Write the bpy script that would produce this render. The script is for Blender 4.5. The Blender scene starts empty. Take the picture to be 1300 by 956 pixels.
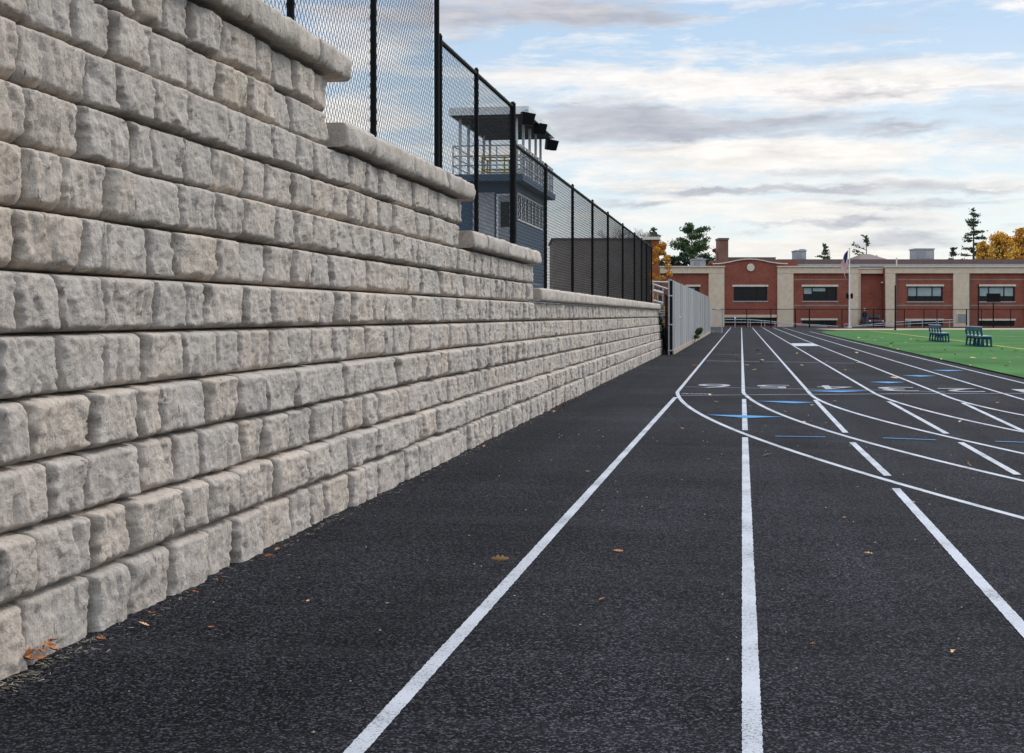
import bpy, bmesh, math, random
import numpy as np
from mathutils import Vector, Matrix
R = math.radians
random.seed(7); rng = np.random.default_rng(7)
C = bpy.context.scene.collection
F = 1805.0; H = 1.10; TH = math.atan(291/1805.0); CT, ST = math.cos(TH), math.sin(TH)

def cam2w(r, z, Z):                       # right / forward distance from the standpoint -> world
    return Vector((r*CT - z*ST, r*ST + z*CT, Z))
def G(px, py, Z=0.0):                     # surveyed point on the ground
    z = F*(H-Z)/(py-400.0); r = (px-650.0)/F*z
    return cam2w(r, z, Z)
def P(px, py, z):
    return cam2w((px-650.0)/F*z, z, H+(400-py)/F*z)
def wallY(px, d):                         # distance along the wall for a line parallel to the track
    return F*d/(CT*CT*(941-px)) - d*math.tan(TH)

# ------------------------------------------------------------------ mesh builder
class MB:
    def __init__(s): s.v=[]; s.f=[]; s.m=[]
    def add(s, vs, fs, m=0):
        n=len(s.v); s.v += [tuple(v) for v in vs]; s.f += [tuple(i+n for i in f) for f in fs]; s.m += [m]*len(fs)
    def box(s, x0,x1,y0,y1,z0,z1, m=0):
        if x0>x1: x0,x1=x1,x0
        if y0>y1: y0,y1=y1,y0
        if z0>z1: z0,z1=z1,z0
        s.add([(x0,y0,z0),(x1,y0,z0),(x1,y1,z0),(x0,y1,z0),(x0,y0,z1),(x1,y0,z1),(x1,y1,z1),(x0,y1,z1)],
              [(0,3,2,1),(4,5,6,7),(0,1,5,4),(1,2,6,5),(2,3,7,6),(3,0,4,7)], m)
    def tube(s, a, b, r0, r1=None, n=8, m=0, caps=True):
        a=Vector(a); b=Vector(b); r1=r0 if r1 is None else r1
        d=(b-a)
        if d.length<1e-6: return
        d.normalize(); u=d.orthogonal().normalized(); w=d.cross(u)
        vs=[]
        for p,r in ((a,r0),(b,r1)):
            for i in range(n):
                t=2*math.pi*i/n; vs.append(p+u*(math.cos(t)*r)+w*(math.sin(t)*r))
        fs=[(i,(i+1)%n,n+(i+1)%n,n+i) for i in range(n)]
        if caps: fs += [tuple(range(n-1,-1,-1)), tuple(range(n,2*n))]
        s.add(vs,fs,m)
    def bar(s, a, b, w, h, m=0):          # rectangular bar a->b, w sideways, h up
        a=Vector(a); b=Vector(b); d=(b-a).normalized()
        up=Vector((0,0,1)) if abs(d.z)<0.9 else Vector((1,0,0))
        side=d.cross(up).normalized(); up=side.cross(d).normalized()
        vs=[]
        for p in (a,b):
            for (i,j) in ((-1,-1),(1,-1),(1,1),(-1,1)): vs.append(p+side*(i*w/2)+up*(j*h/2))
        s.add(vs,[(0,1,2,3),(7,6,5,4),(0,4,5,1),(1,5,6,2),(2,6,7,3),(3,7,4,0)],m)
    def prism(s, pts, y0, y1, m=0):       # polygon in xz, extruded along y
        n=len(pts)
        s.add([(x,y0,z) for x,z in pts]+[(x,y1,z) for x,z in pts],
              [tuple(range(n)), tuple(range(2*n-1,n-1,-1))]+[(i,n+i,n+(i+1)%n,(i+1)%n) for i in range(n)],m)
    def build(s, name, mats, parent=None, smooth=False, loc=None, rotz=None, bevel=0):
        me=bpy.data.meshes.new(name); me.from_pydata(s.v,[],s.f)
        if not isinstance(mats,(list,tuple)): mats=[mats]
        for m in mats: me.materials.append(m)
        if len(mats)>1: me.polygons.foreach_set('material_index', s.m)
        me.validate(); me.update()
        bm=bmesh.new(); bm.from_mesh(me); bmesh.ops.recalc_face_normals(bm, faces=bm.faces); bm.to_mesh(me); bm.free()
        if smooth: me.shade_smooth()
        o=bpy.data.objects.new(name,me); C.objects.link(o)
        if parent is not None: o.parent=parent
        if loc is not None: o.location=loc
        if rotz is not None: o.rotation_euler=(0,0,rotz)
        if bevel:
            bv=o.modifiers.new('bevel','BEVEL'); bv.width=bevel; bv.segments=2; bv.limit_method='ANGLE'
        return o
def np_mesh(name, V, Fq, mats, parent=None, smooth=False, attrs=None, matidx=None):
    me=bpy.data.meshes.new(name); V=np.asarray(V,dtype=np.float32); Fq=np.asarray(Fq,dtype=np.int32)
    k=Fq.shape[1]
    me.vertices.add(len(V)); me.vertices.foreach_set('co',V.ravel())
    me.loops.add(Fq.size); me.loops.foreach_set('vertex_index',Fq.ravel())
    me.polygons.add(len(Fq)); me.polygons.foreach_set('loop_start',np.arange(0,Fq.size,k,dtype=np.int32))
    me.update(calc_edges=True)
    if not isinstance(mats,(list,tuple)): mats=[mats]
    for m in mats: me.materials.append(m)
    if matidx is not None: me.polygons.foreach_set('material_index',np.asarray(matidx,dtype=np.int32))
    for nm,arr in (attrs or {}).items():
        a=me.attributes.new(nm,'FLOAT','POINT'); a.data.foreach_set('value',np.asarray(arr,dtype=np.float32).ravel())
    if smooth: me.shade_smooth()
    me.validate()
    o=bpy.data.objects.new(name,me); C.objects.link(o)
    if parent is not None: o.parent=parent
    return o
def tag(o, label=None, cat=None, group=None, kind=None):
    if label: o['label']=label
    if cat: o['category']=cat
    if group: o['group']=group
    if kind: o['kind']=kind
    return o
def thing(name, label, cat, loc=(0,0,0), rz=0, group=None):
    o=bpy.data.objects.new(name,None); C.objects.link(o); o.location=loc; o.rotation_euler=(0,0,rz)
    o.empty_display_size=.2
    return tag(o,label,cat,group)
def copy_tree(o, loc, rz=0, label=None):
    c=o.copy(); C.objects.link(c); c.location=loc; c.rotation_euler=(0,0,rz)
    if label: c['label']=label
    for ch in list(o.children):
        d=ch.copy(); C.objects.link(d); d.parent=c
        for g in list(ch.children):
            e=g.copy(); C.objects.link(e); e.parent=d
    return c

# ------------------------------------------------------------------ noise (numpy)
def vnoise(x, y, seed=0):
    x=np.asarray(x,float); y=np.asarray(y,float)
    xi=np.floor(x).astype(np.int64); yi=np.floor(y).astype(np.int64); fx=x-xi; fy=y-yi
    fx=fx*fx*(3-2*fx); fy=fy*fy*(3-2*fy)
    def h(a,b):
        n=(a*374761393+b*668265263+seed*1442695041)&0xffffffff
        n=((n^(n>>13))*1274126177)&0xffffffff
        return ((n^(n>>16))&0xffffff)/float(0xffffff)
    return (h(xi,yi)*(1-fx)+h(xi+1,yi)*fx)*(1-fy)+(h(xi,yi+1)*(1-fx)+h(xi+1,yi+1)*fx)*fy
def fbm(x,y,seed=0,oct=4):
    a=0;amp=.5;t=0
    for i in range(oct):
        a=a+vnoise(x*2**i,y*2**i,seed+i*17)*amp; t+=amp; amp*=.5
    return a/t

def facets(x,y,seed=0):
    xi=np.floor(x).astype(np.int64); yi=np.floor(y).astype(np.int64); best=np.full(x.shape,9e9); out=np.zeros(x.shape); b2=best.copy()
    def h(a,b,k):
        n=(a*374761393+b*668265263+(seed+k)*1442695041)&0xffffffff
        n=((n^(n>>13))*1274126177)&0xffffffff
        return ((n^(n>>16))&0xffffff)/float(0xffffff)
    for i in (-1,0,1):
        for j in (-1,0,1):
            a=xi+i; b=yi+j; cx=a+h(a,b,1); cy=b+h(a,b,2); dx=x-cx; dy=y-cy; d=dx*dx+dy*dy
            v=dx*(h(a,b,3)-.5)*2+dy*(h(a,b,4)-.5)*2+(h(a,b,5)-.5)*.5
            m=d<best; out=np.where(m,v,out); best=np.where(m,d,best)
    return out
# ------------------------------------------------------------------ materials
def mat(name, col, rough=.7, col2=None, scale=8, detail=6, spec=.3, bump=0, bscale=None, metal=0, stretch=None, contrast=(.35,.65)):
    m=bpy.data.materials.new(name); m.use_nodes=True; nt=m.node_tree; b=nt.nodes['Principled BSDF']
    b.inputs['Roughness'].default_value=rough; b.inputs['Specular IOR Level'].default_value=spec; b.inputs['Metallic'].default_value=metal
    b.inputs['Base Color'].default_value=(*col,1)
    if col2 or bump:
        tc=nt.nodes.new('ShaderNodeTexCoord'); mp=nt.nodes.new('ShaderNodeMapping'); nt.links.new(tc.outputs['Object'],mp.inputs['Vector'])
        if stretch: mp.inputs['Scale'].default_value=stretch
        n=nt.nodes.new('ShaderNodeTexNoise'); n.inputs['Scale'].default_value=scale; n.inputs['Detail'].default_value=detail
        nt.links.new(mp.outputs[0],n.inputs['Vector'])
        if col2:
            r=nt.nodes.new('ShaderNodeValToRGB'); r.color_ramp.elements[0].position=contrast[0]; r.color_ramp.elements[1].position=contrast[1]
            r.color_ramp.elements[0].color=(*col,1); r.color_ramp.elements[1].color=(*col2,1)
            nt.links.new(n.outputs['Fac'],r.inputs['Fac']); nt.links.new(r.outputs['Color'],b.inputs['Base Color'])
        if bump:
            n2=n
            if bscale:
                n2=nt.nodes.new('ShaderNodeTexNoise'); n2.inputs['Scale'].default_value=bscale; n2.inputs['Detail'].default_value=5
                nt.links.new(mp.outputs[0],n2.inputs['Vector'])
            bp=nt.nodes.new('ShaderNodeBump'); bp.inputs['Strength'].default_value=bump; bp.inputs['Distance'].default_value=.01
            nt.links.new(n2.outputs['Fac'],bp.inputs['Height']); nt.links.new(bp.outputs['Normal'],b.inputs['Normal'])
    return m
def N(nt,t,**kw):
    n=nt.nodes.new(t)
    for k,v in kw.items():
        if k in n.inputs.keys(): n.inputs[k].default_value=v
        else: setattr(n,k,v)
    return n
def mathn(nt,op,a,b=None,c=None,clamp=False):
    n=nt.nodes.new('ShaderNodeMath'); n.operation=op; n.use_clamp=clamp
    for i,x in enumerate((a,b,c)):
        if x is None: continue
        if isinstance(x,(int,float)): n.inputs[i].default_value=x
        else: nt.links.new(x,n.inputs[i])
    return n.outputs[0]
def mixc(nt,fac,a,b,blend='MIX'):
    n=nt.nodes.new('ShaderNodeMix'); n.data_type='RGBA'; n.blend_type=blend
    for i,x in ((0,fac),(6,a),(7,b)):
        if isinstance(x,(int,float)): n.inputs[i].default_value=x
        elif isinstance(x,tuple): n.inputs[i].default_value=(*x,1) if len(x)==3 else x
        else: nt.links.new(x,n.inputs[i])
    return n.outputs[2]
def ramp(nt,fac,stops):
    r=nt.nodes.new('ShaderNodeValToRGB'); e=r.color_ramp.elements
    while len(e)<len(stops): e.new(.5)
    for i,(p,c) in enumerate(stops):
        e[i].position=p; e[i].color=(*c,1) if isinstance(c,tuple) else (c,c,c,1)
    nt.links.new(fac,r.inputs['Fac']); return r.outputs['Color']

def stone_mat(name, cap=False):
    m=bpy.data.materials.new(name); m.use_nodes=True; nt=m.node_tree; b=nt.nodes['Principled BSDF']
    b.inputs['Roughness'].default_value=.92; b.inputs['Specular IOR Level'].default_value=.15
    tc=N(nt,'ShaderNodeTexCoord')
    mp=N(nt,'ShaderNodeMapping'); mp.inputs['Scale'].default_value=(1,1,1); nt.links.new(tc.outputs['Object'],mp.inputs['Vector'])
    mv=N(nt,'ShaderNodeMapping'); mv.inputs['Scale'].default_value=(1,1.3,.35); nt.links.new(tc.outputs['Object'],mv.inputs['Vector'])
    def noise(src,sc,det=6,rough=.6):
        n=N(nt,'ShaderNodeTexNoise'); n.inputs['Scale'].default_value=sc; n.inputs['Detail'].default_value=det; n.inputs['Roughness'].default_value=rough
        nt.links.new(src.outputs[0],n.inputs['Vector']); return n.outputs['Fac']
    tint=N(nt,'ShaderNodeAttribute'); tint.attribute_name='tint'
    flank=N(nt,'ShaderNodeAttribute'); flank.attribute_name='shade_dirt'
    base=ramp(nt,noise(mp,7,8,.65),[(.26,(.47,.405,.352)),(.5,(.575,.505,.447)),(.76,(.65,.58,.522))])
    # cool / warm stones
    tcol=ramp(nt,tint.outputs['Fac'],[(0,(.88,.89,.88)),(.35,(.98,.965,.95)),(.7,(1.03,1.0,.96)),(1,(1.12,1.07,.97))])
    c=mixc(nt,1.0,base,tcol,'MULTIPLY')
    # dark brown shade painted on the left flanks, plus dirt at lower edges
    sp=noise(mp,26,7,.7)
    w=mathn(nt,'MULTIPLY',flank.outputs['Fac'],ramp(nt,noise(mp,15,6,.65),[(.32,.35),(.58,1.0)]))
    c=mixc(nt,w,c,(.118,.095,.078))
    # vertical dark scratches and pits
    st=ramp(nt,noise(mv,30,5,.65),[(.60,0.0),(.67,1.0)])
    st=mathn(nt,'MULTIPLY',st,ramp(nt,noise(mp,4,3),[(.42,0.0),(.6,.75)]))
    c=mixc(nt,st,c,(.11,.092,.078))
    pit=ramp(nt,noise(mp,75,4,.6),[(.64,0.0),(.70,.7)])
    c=mixc(nt,pit,c,(.12,.10,.085))
    # greenish / bluish lichen bloom
    li=ramp(nt,noise(mp,2.6,5,.6),[(.56,0.0),(.72,.45)])
    c=mixc(nt,li,c,(.335,.315,.285))
    sp2=ramp(nt,sp,[(.3,.92),(.7,1.08)])
    c=mixc(nt,1.0,c,sp2,'MULTIPLY')
    nt.links.new(c,b.inputs['Base Color'])
    bp=N(nt,'ShaderNodeBump'); bp.inputs['Strength'].default_value=1.0; bp.inputs['Distance'].default_value=.014
    hh=mathn(nt,'ADD',noise(mp,38,8,.7),mathn(nt,'MULTIPLY',noise(mv,24,4,.5),.8)); 
    nt.links.new(hh,bp.inputs['Height']); nt.links.new(bp.outputs['Normal'],b.inputs['Normal'])
    return m
M={}
M['stone']=stone_mat('wall_stone')
M['black']=mat('black_coating',(.005,.005,.006),.6,spec=.15)
M['post']=mat('post_black_paint',(.004,.0045,.005),.6,spec=.12)
M['steel']=mat('galvanised_steel',(.42,.43,.45),.45,(.52,.53,.55),20,metal=.6)
M['alu']=mat('aluminium_plank',(.38,.39,.41),.5,(.5,.51,.53),9,metal=.35)
M['white']=mat('white_paint',(.68,.68,.68),.55,(.78,.78,.77),6)
M['cream']=mat('cream_stucco',(.62,.48,.345),.85,(.70,.56,.42),3,bump=.2,bscale=30)
M['trim']=mat('pale_cornice',(.64,.54,.44),.7,(.72,.62,.52),3)
M['glass']=mat('dark_glass',(.006,.008,.010),.10,spec=.22)
M['blind']=mat('window_blind',(.30,.36,.36),.6,(.36,.42,.42),2)
M['frame']=mat('window_frame',(.012,.016,.018),.45)
M['roofbrown']=mat('brown_fascia',(.14,.095,.085),.7,(.18,.125,.11),4)
M['roofgrey']=mat('grey_roof_band',(.34,.32,.32),.7,(.42,.40,.40),5)
M['hvac']=mat('hvac_metal',(.28,.29,.31),.55,(.38,.39,.41),6,metal=.3)
M['blue']=mat('press_box_blue',(.050,.085,.135),.6,(.068,.11,.17),5,stretch=(1,1,30))
M['greyp']=mat('grey_panel',(.34,.34,.35),.7,(.42,.42,.43),4)
M['yellow']=mat('yellow_paint',(.55,.42,.05),.5)
M['bench']=mat('bench_blue',(.003,.036,.095),.45,(.006,.055,.13),12)
M['benchtop']=mat('bench_seat_pale',(.30,.42,.45),.4)
M['bark']=mat('bark',(.07,.052,.038),.9,(.11,.085,.065),12,bump=.6)
M['concrete']=mat('concrete_base',(.33,.25,.19),.9,(.42,.34,.27),6,bump=.3,bscale=40)
M['soil']=mat('tan_infill',(.36,.25,.17),.95,(.46,.34,.24),2)
M['skin']=mat('skin',(.50,.32,.24),.6)
M['maroon']=mat('maroon_car_paint',(.05,.008,.012),.25,spec=.6)
M['rubber']=mat('rubber',(.012,.012,.012),.8)
M['red']=mat('flag_red',(.38,.03,.04),.8); M['navy']=mat('flag_navy',(.018,.022,.09),.8); M['fwhite']=mat('flag_white',(.72,.70,.70),.8)
M['pink']=mat('pink_flowers',(.62,.22,.27),.8,(.7,.36,.4),30)
def leafmat(name,c1,c2,tr=.25):
    m=mat(name,c1,.65,c2,3,spec=.2)
    return m
M['pine']=leafmat('pine_needles',(.040,.080,.030),(.11,.165,.065)); M['pine2']=leafmat('spruce_needles',(.026,.050,.034),(.055,.085,.055))
M['oak']=leafmat('orange_foliage',(.42,.15,.025),(.62,.27,.05)); M['yel']=leafmat('yellow_foliage',(.66,.38,.04),(.82,.55,.10))
M['redl']=leafmat('red_foliage',(.22,.035,.02),(.33,.07,.03)); M['shrub']=leafmat('dark_shrub',(.015,.028,.012),(.04,.06,.025))
M['twig']=mat('twigs',(.13,.10,.085),.9); M['plant']=leafmat('weed_green',(.05,.12,.02),(.10,.20,.04))
M['leafA']=mat('dry_leaf_tan',(.62,.33,.15),.7,(.75,.46,.24),40); M['leafB']=mat('dry_leaf_brown',(.34,.12,.04),.7,(.52,.22,.08),40)
M['leafC']=mat('dry_leaf_gold',(.66,.45,.18),.7,(.78,.60,.3),40); M['straw']=mat('dry_straw',(.36,.30,.2),.8,(.46,.4,.28),30)

def brick_mat(name,c1,c2,mortar,sc=1.0):
    m=bpy.data.materials.new(name); m.use_nodes=True; nt=m.node_tree; b=nt.nodes['Principled BSDF']; b.inputs['Roughness'].default_value=.88
    b.inputs['Specular IOR Level'].default_value=.15
    tc=N(nt,'ShaderNodeTexCoord'); sx=N(nt,'ShaderNodeSeparateXYZ'); nt.links.new(tc.outputs['Object'],sx.inputs[0])
    cx=N(nt,'ShaderNodeCombineXYZ'); nt.links.new(mathn(nt,'ADD',sx.outputs[0],sx.outputs[1]),cx.inputs[0]); nt.links.new(sx.outputs[2],cx.inputs[1])
    br=N(nt,'ShaderNodeTexBrick'); nt.links.new(cx.outputs[0],br.inputs['Vector'])
    br.inputs['Scale'].default_value=1; br.inputs['Brick Width'].default_value=.20; br.inputs['Row Height'].default_value=.068; br.inputs['Mortar Size'].default_value=.005
    br.inputs['Color1'].default_value=(*c1,1); br.inputs['Color2'].default_value=(*c2,1); br.inputs['Mortar'].default_value=(*mortar,1)
    n=N(nt,'ShaderNodeTexNoise'); n.inputs['Scale'].default_value=.7; n.inputs['Detail'].default_value=7; n.inputs['Roughness'].default_value=.7; nt.links.new(tc.outputs['Object'],n.inputs['Vector'])
    v=ramp(nt,n.outputs['Fac'],[(.3,(.78,.74,.76)),(.7,(1.15,1.2,1.15))])
    nt.links.new(mixc(nt,1.0,br.outputs['Color'],v,'MULTIPLY'),b.inputs['Base Color'])
    return m
M['brick']=brick_mat('red_brick',(.31,.080,.050),(.225,.062,.042),(.28,.155,.12))
M['brickbrown']=brick_mat('brown_brick',(.31,.245,.215),(.26,.205,.18),(.32,.27,.24))
M['brickorange']=brick_mat('orange_brick',(.34,.10,.035),(.26,.075,.03),(.28,.13,.08))

# rubber track surface
def track_mat():
    m=bpy.data.materials.new('track_rubber'); m.use_nodes=True; nt=m.node_tree; b=nt.nodes['Principled BSDF']
    b.inputs['Roughness'].default_value=.88; b.inputs['Specular IOR Level'].default_value=.05
    tc=N(nt,'ShaderNodeTexCoord')
    v=N(nt,'ShaderNodeTexVoronoi'); v.inputs['Scale'].default_value=150; nt.links.new(tc.outputs['Object'],v.inputs['Vector'])
    n=N(nt,'ShaderNodeTexNoise'); n.inputs['Scale'].default_value=85; n.inputs['Detail'].default_value=5; n.inputs['Roughness'].default_value=.75; nt.links.new(tc.outputs['Object'],n.inputs['Vector'])
    big=N(nt,'ShaderNodeTexNoise'); big.inputs['Scale'].default_value=.45; big.inputs['Detail'].default_value=6; nt.links.new(tc.outputs['Object'],big.inputs['Vector'])
    mp=N(nt,'ShaderNodeMapping'); mp.inputs['Scale'].default_value=(2.2,.12,1); nt.links.new(tc.outputs['Object'],mp.inputs['Vector'])
    strk=N(nt,'ShaderNodeTexNoise'); strk.inputs['Scale'].default_value=1.0; strk.inputs['Detail'].default_value=4; nt.links.new(mp.outputs[0],strk.inputs['Vector'])
    sep=N(nt,'ShaderNodeSeparateColor'); nt.links.new(v.outputs['Color'],sep.inputs[0])
    n3=N(nt,'ShaderNodeTexNoise'); n3.inputs['Scale'].default_value=32; n3.inputs['Detail'].default_value=6; n3.inputs['Roughness'].default_value=.8; nt.links.new(tc.outputs['Object'],n3.inputs['Vector'])
    g=mathn(nt,'ADD',mathn(nt,'MULTIPLY',sep.outputs[0],.42),mathn(nt,'ADD',mathn(nt,'MULTIPLY',n.outputs['Fac'],.6),mathn(nt,'MULTIPLY',n3.outputs['Fac'],.42)))
    c=ramp(nt,g,[(.42,(.0008,.0008,.0013)),(.64,(.0042,.0042,.0056)),(.82,(.018,.018,.0225)),(.97,(.095,.095,.107))])
    c=mixc(nt,1.0,c,ramp(nt,big.outputs['Fac'],[(.3,.72),(.7,1.35)]),'MULTIPLY')
    c=mixc(nt,1.0,c,ramp(nt,strk.outputs['Fac'],[(.3,.8),(.7,1.25)]),'MULTIPLY')
    dn_=N(nt,'ShaderNodeTexNoise'); dn_.inputs['Scale'].default_value=1.3; dn_.inputs['Detail'].default_value=8; dn_.inputs['Roughness'].default_value=.7
    ms=N(nt,'ShaderNodeMapping'); ms.inputs['Scale'].default_value=(.22,1.6,1); nt.links.new(tc.outputs['Object'],ms.inputs['Vector']); nt.links.new(ms.outputs[0],dn_.inputs['Vector'])
    c=mixc(nt,ramp(nt,dn_.outputs['Fac'],[(.45,0.0),(.75,.12)]),c,(.10,.10,.108))
    nt.links.new(c,b.inputs['Base Color'])
    bp=N(nt,'ShaderNodeBump'); bp.inputs['Strength'].default_value=.6; bp.inputs['Distance'].default_value=.004
    nt.links.new(g,bp.inputs['Height']); nt.links.new(bp.outputs['Normal'],b.inputs['Normal'])
    return m
M['track']=track_mat()
def paint_mat(name,col,worn=.5):
    m=bpy.data.materials.new(name); m.use_nodes=True; nt=m.node_tree; b=nt.nodes['Principled BSDF']; b.inputs['Roughness'].default_value=.75
    b.inputs['Specular IOR Level'].default_value=.2
    tc=N(nt,'ShaderNodeTexCoord')
    n=N(nt,'ShaderNodeTexNoise'); n.inputs['Scale'].default_value=120; n.inputs['Detail'].default_value=5; n.inputs['Roughness'].default_value=.75; nt.links.new(tc.outputs['Object'],n.inputs['Vector'])
    n2=N(nt,'ShaderNodeTexNoise'); n2.inputs['Scale'].default_value=2.2; n2.inputs['Detail'].default_value=5; nt.links.new(tc.outputs['Object'],n2.inputs['Vector'])
    f=mathn(nt,'ADD',n.outputs['Fac'],mathn(nt,'MULTIPLY',mathn(nt,'SUBTRACT',n2.outputs['Fac'],.5),.35))
    w=ramp(nt,f,[(.33,1.0),(.47,0.0)])
    c=mixc(nt,mathn(nt,'MULTIPLY',w,worn),tuple(col),(.03,.03,.035))
    sh=ramp(nt,n2.outputs['Fac'],[(.3,.86),(.7,1.06)])
    nt.links.new(mixc(nt,1.0,c,sh,'MULTIPLY'),b.inputs['Base Color'])
    bp=N(nt,'ShaderNodeBump'); bp.inputs['Strength'].default_value=.35; bp.inputs['Distance'].default_value=.003
    nt.links.new(n.outputs['Fac'],bp.inputs['Height']); nt.links.new(bp.outputs['Normal'],b.inputs['Normal'])
    return m
M['line']=paint_mat('white_line_paint',(.50,.51,.55),.95)
M['thinline']=paint_mat('faded_line_paint',(.42,.43,.48),.9)
M['number']=paint_mat('number_paint',(.36,.365,.39),.95)
M['bluepaint']=paint_mat('blue_line_paint',(.075,.25,.50),.8)
M['yellowpaint']=paint_mat('yellow_line_paint',(.55,.50,.05),.5)
def turf_mat():
    m=bpy.data.materials.new('turf'); m.use_nodes=True; nt=m.node_tree; b=nt.nodes['Principled BSDF']; b.inputs['Roughness'].default_value=.9; b.inputs['Specular IOR Level'].default_value=.1
    tc=N(nt,'ShaderNodeTexCoord')
    n=N(nt,'ShaderNodeTexNoise'); n.inputs['Scale'].default_value=9; n.inputs['Detail'].default_value=9; n.inputs['Roughness'].default_value=.75; nt.links.new(tc.outputs['Object'],n.inputs['Vector'])
    w=N(nt,'ShaderNodeTexNoise'); w.inputs['Scale'].default_value=.5; w.inputs['Detail'].default_value=7; nt.links.new(tc.outputs['Object'],w.inputs['Vector'])
    c=ramp(nt,n.outputs['Fac'],[(.3,(.024,.090,.016)),(.5,(.038,.132,.025)),(.72,(.068,.185,.038))])
    c=mixc(nt,1.0,c,ramp(nt,w.outputs['Fac'],[(.3,.68),(.7,1.22)]),'MULTIPLY')
    sx_=N(nt,'ShaderNodeSeparateXYZ'); nt.links.new(tc.outputs['Object'],sx_.inputs[0])
    bd=mathn(nt,'SINE',mathn(nt,'MULTIPLY',sx_.outputs[1],.69))
    c=mixc(nt,1.0,c,ramp(nt,mathn(nt,'ADD',mathn(nt,'MULTIPLY',bd,2.0),.5),[(.2,.90),(.8,1.08)]),'MULTIPLY')
    nt.links.new(c,b.inputs['Base Color']); return m
M['turf']=turf_mat()
M['ground']=mat('far_ground',(.05,.052,.05),.95,(.08,.078,.07),.3)
M['gravel']=mat('terrace_gravel',(.10,.095,.09),.95,(.17,.16,.15),6,bump=.4,bscale=50)

# ------------------------------------------------------------------ setting: ground, track, field
g=MB(); g.add([(-3000,-3000,-.02),(3000,-3000,-.02),(3000,3000,-.02),(-3000,3000,-.02)],[(0,1,2,3)])
tag(g.build('ground',M['ground']),kind='structure')
t=MB()
t.add([cam2w(-60,-8,0),cam2w(120,-8,0),cam2w(120,127.5,0),cam2w(-20,127.5,0),cam2w(-30,60,0)],[(0,1,2,3,4)])
# subdivide for safe texture precision not needed
track=t.build('running_track',M['track']); tag(track,kind='structure')
LX=[-.90,.03,.95,1.85,2.75,3.62,4.50]
def ribbon(name, pts, w, Z, m, parent, taper=None):
    pts=[Vector((p[0],p[1],0)) for p in pts]; V=[];n=len(pts)
    q=[pts[0]]
    for a_,b_ in zip(pts[:-1],pts[1:]):
        L_=(b_-a_).length; near=max(.006,.0035*((a_+b_)/2).length); m_=max(1,min(60,int(L_/near)))
        for k_ in range(1,m_+1): q.append(a_.lerp(b_,k_/m_))
    pts=q; n=len(pts)
    for i,p in enumerate(pts):
        d=(pts[min(i+1,n-1)]-pts[max(i-1,0)]).normalized(); s=Vector((d.y,-d.x,0))
        ww=w*(1+.10*(random.random()-.5))+.0016*(random.random()-.5); p=p+s*(.0018*(random.random()-.5))
        V.append((p+s*(-ww/2)+Vector((0,0,Z)))); V.append((p+s*(ww/2)+Vector((0,0,Z))))
    Fq=[(2*i,2*i+1,2*i+3,2*i+2) for i in range(n-1)]
    b=MB(); b.add(V,Fq); return b.build(name,m,parent)
def seg(a,b,n=60):
    a=Vector(a);b=Vector(b); return [a.lerp(b,i/n) for i in range(n+1)]
W=.050
Y0=20.0
curves_px=[
 [(867.8,490),(862.9,495),(860.8,499.2),(863.5,504.8),(870.9,513.4),(884.5,523.2),(899.2,531.2),(923.8,542.3),(948.5,552.2),(968.2,559.5),(1000,571),(1046,585.4),(1097,600),(1300,658.5)],
 [(942.9,490),(943.2,496.2),(947.2,501),(958.3,510.3),(973,518.3),(990.3,525.7),(1010,533),(1023,538.8),(1069.2,551.2),(1138.5,572.7),(1230.8,594.6),(1254,599.2),(1300,611.2)],
 [(1020,490),(1028.8,500),(1041.5,508),(1069,519.6),(1103.9,530),(1150,541.5),(1196,552.6),(1230.8,560.7),(1300,576.2)],
 [(1092,490),(1110.8,500),(1129,508),(1161.5,517.3),(1207.7,528.8),(1253.8,539.2),(1300,549)],
 [(1167,490),(1190.4,499),(1205.4,504.8),(1221.5,509.8),(1242,515.2),(1271,521.5),(1300,527.5)],
 [(1238,490),(1270,499),(1282.7,502.5),(1300,507.5)],
]
curve_fns=[]
for k in range(7):
    Yc=19.9
    if k<6:
        A=[];B=[]
        for (px,py) in curves_px[k]:
            p=G(px,py); tt=max(0.0,Yc+.5-p.y); A.append([tt,tt*tt,tt**3 if k<3 else 0]); B.append(p.x-LX[k])
        if k<3:
            co=np.linalg.lstsq(np.array(A),np.array(B),rcond=None)[0]
        else:
            c2=np.linalg.lstsq(np.array([[a[0],a[1]] for a in A]),np.array(B),rcond=None)[0]; co=[c2[0],c2[1],0]
    else: co=[.05,.0145,0]
    curve_fns.append(co)
for k,X in enumerate(LX):
    far=[(X,Y) for Y in np.linspace(127 if k<6 else 97,22,80)]
    co=curve_fns[k]; near=[]
    tmax={0:15.5,1:13,2:12,3:11,4:10.5,5:10,6:9.5}[k]
    ts=np.concatenate([np.linspace(0,1.5,16),np.linspace(1.6,tmax,90)])
    for tt in ts:
        near.append((X+co[0]*tt+co[1]*tt*tt+co[2]*tt**3, Yc+.5-tt))
    pts=near
    # continue round the bend along a circle
    a=Vector(near[-1]); bq=Vector(near[-2]); hd=math.atan2(a.y-bq.y,a.x-bq.x); Rr=30.0
    for i in range(60):
        hd+= .5/Rr; a=a+Vector((math.cos(hd),math.sin(hd)))*.5; pts.append((a.x,a.y))
    pl=[Vector((*p,0)) for p in far+pts]
    ribbon('lane_line',pl,W,.0014+.0002*k,M['line'],track)
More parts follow.
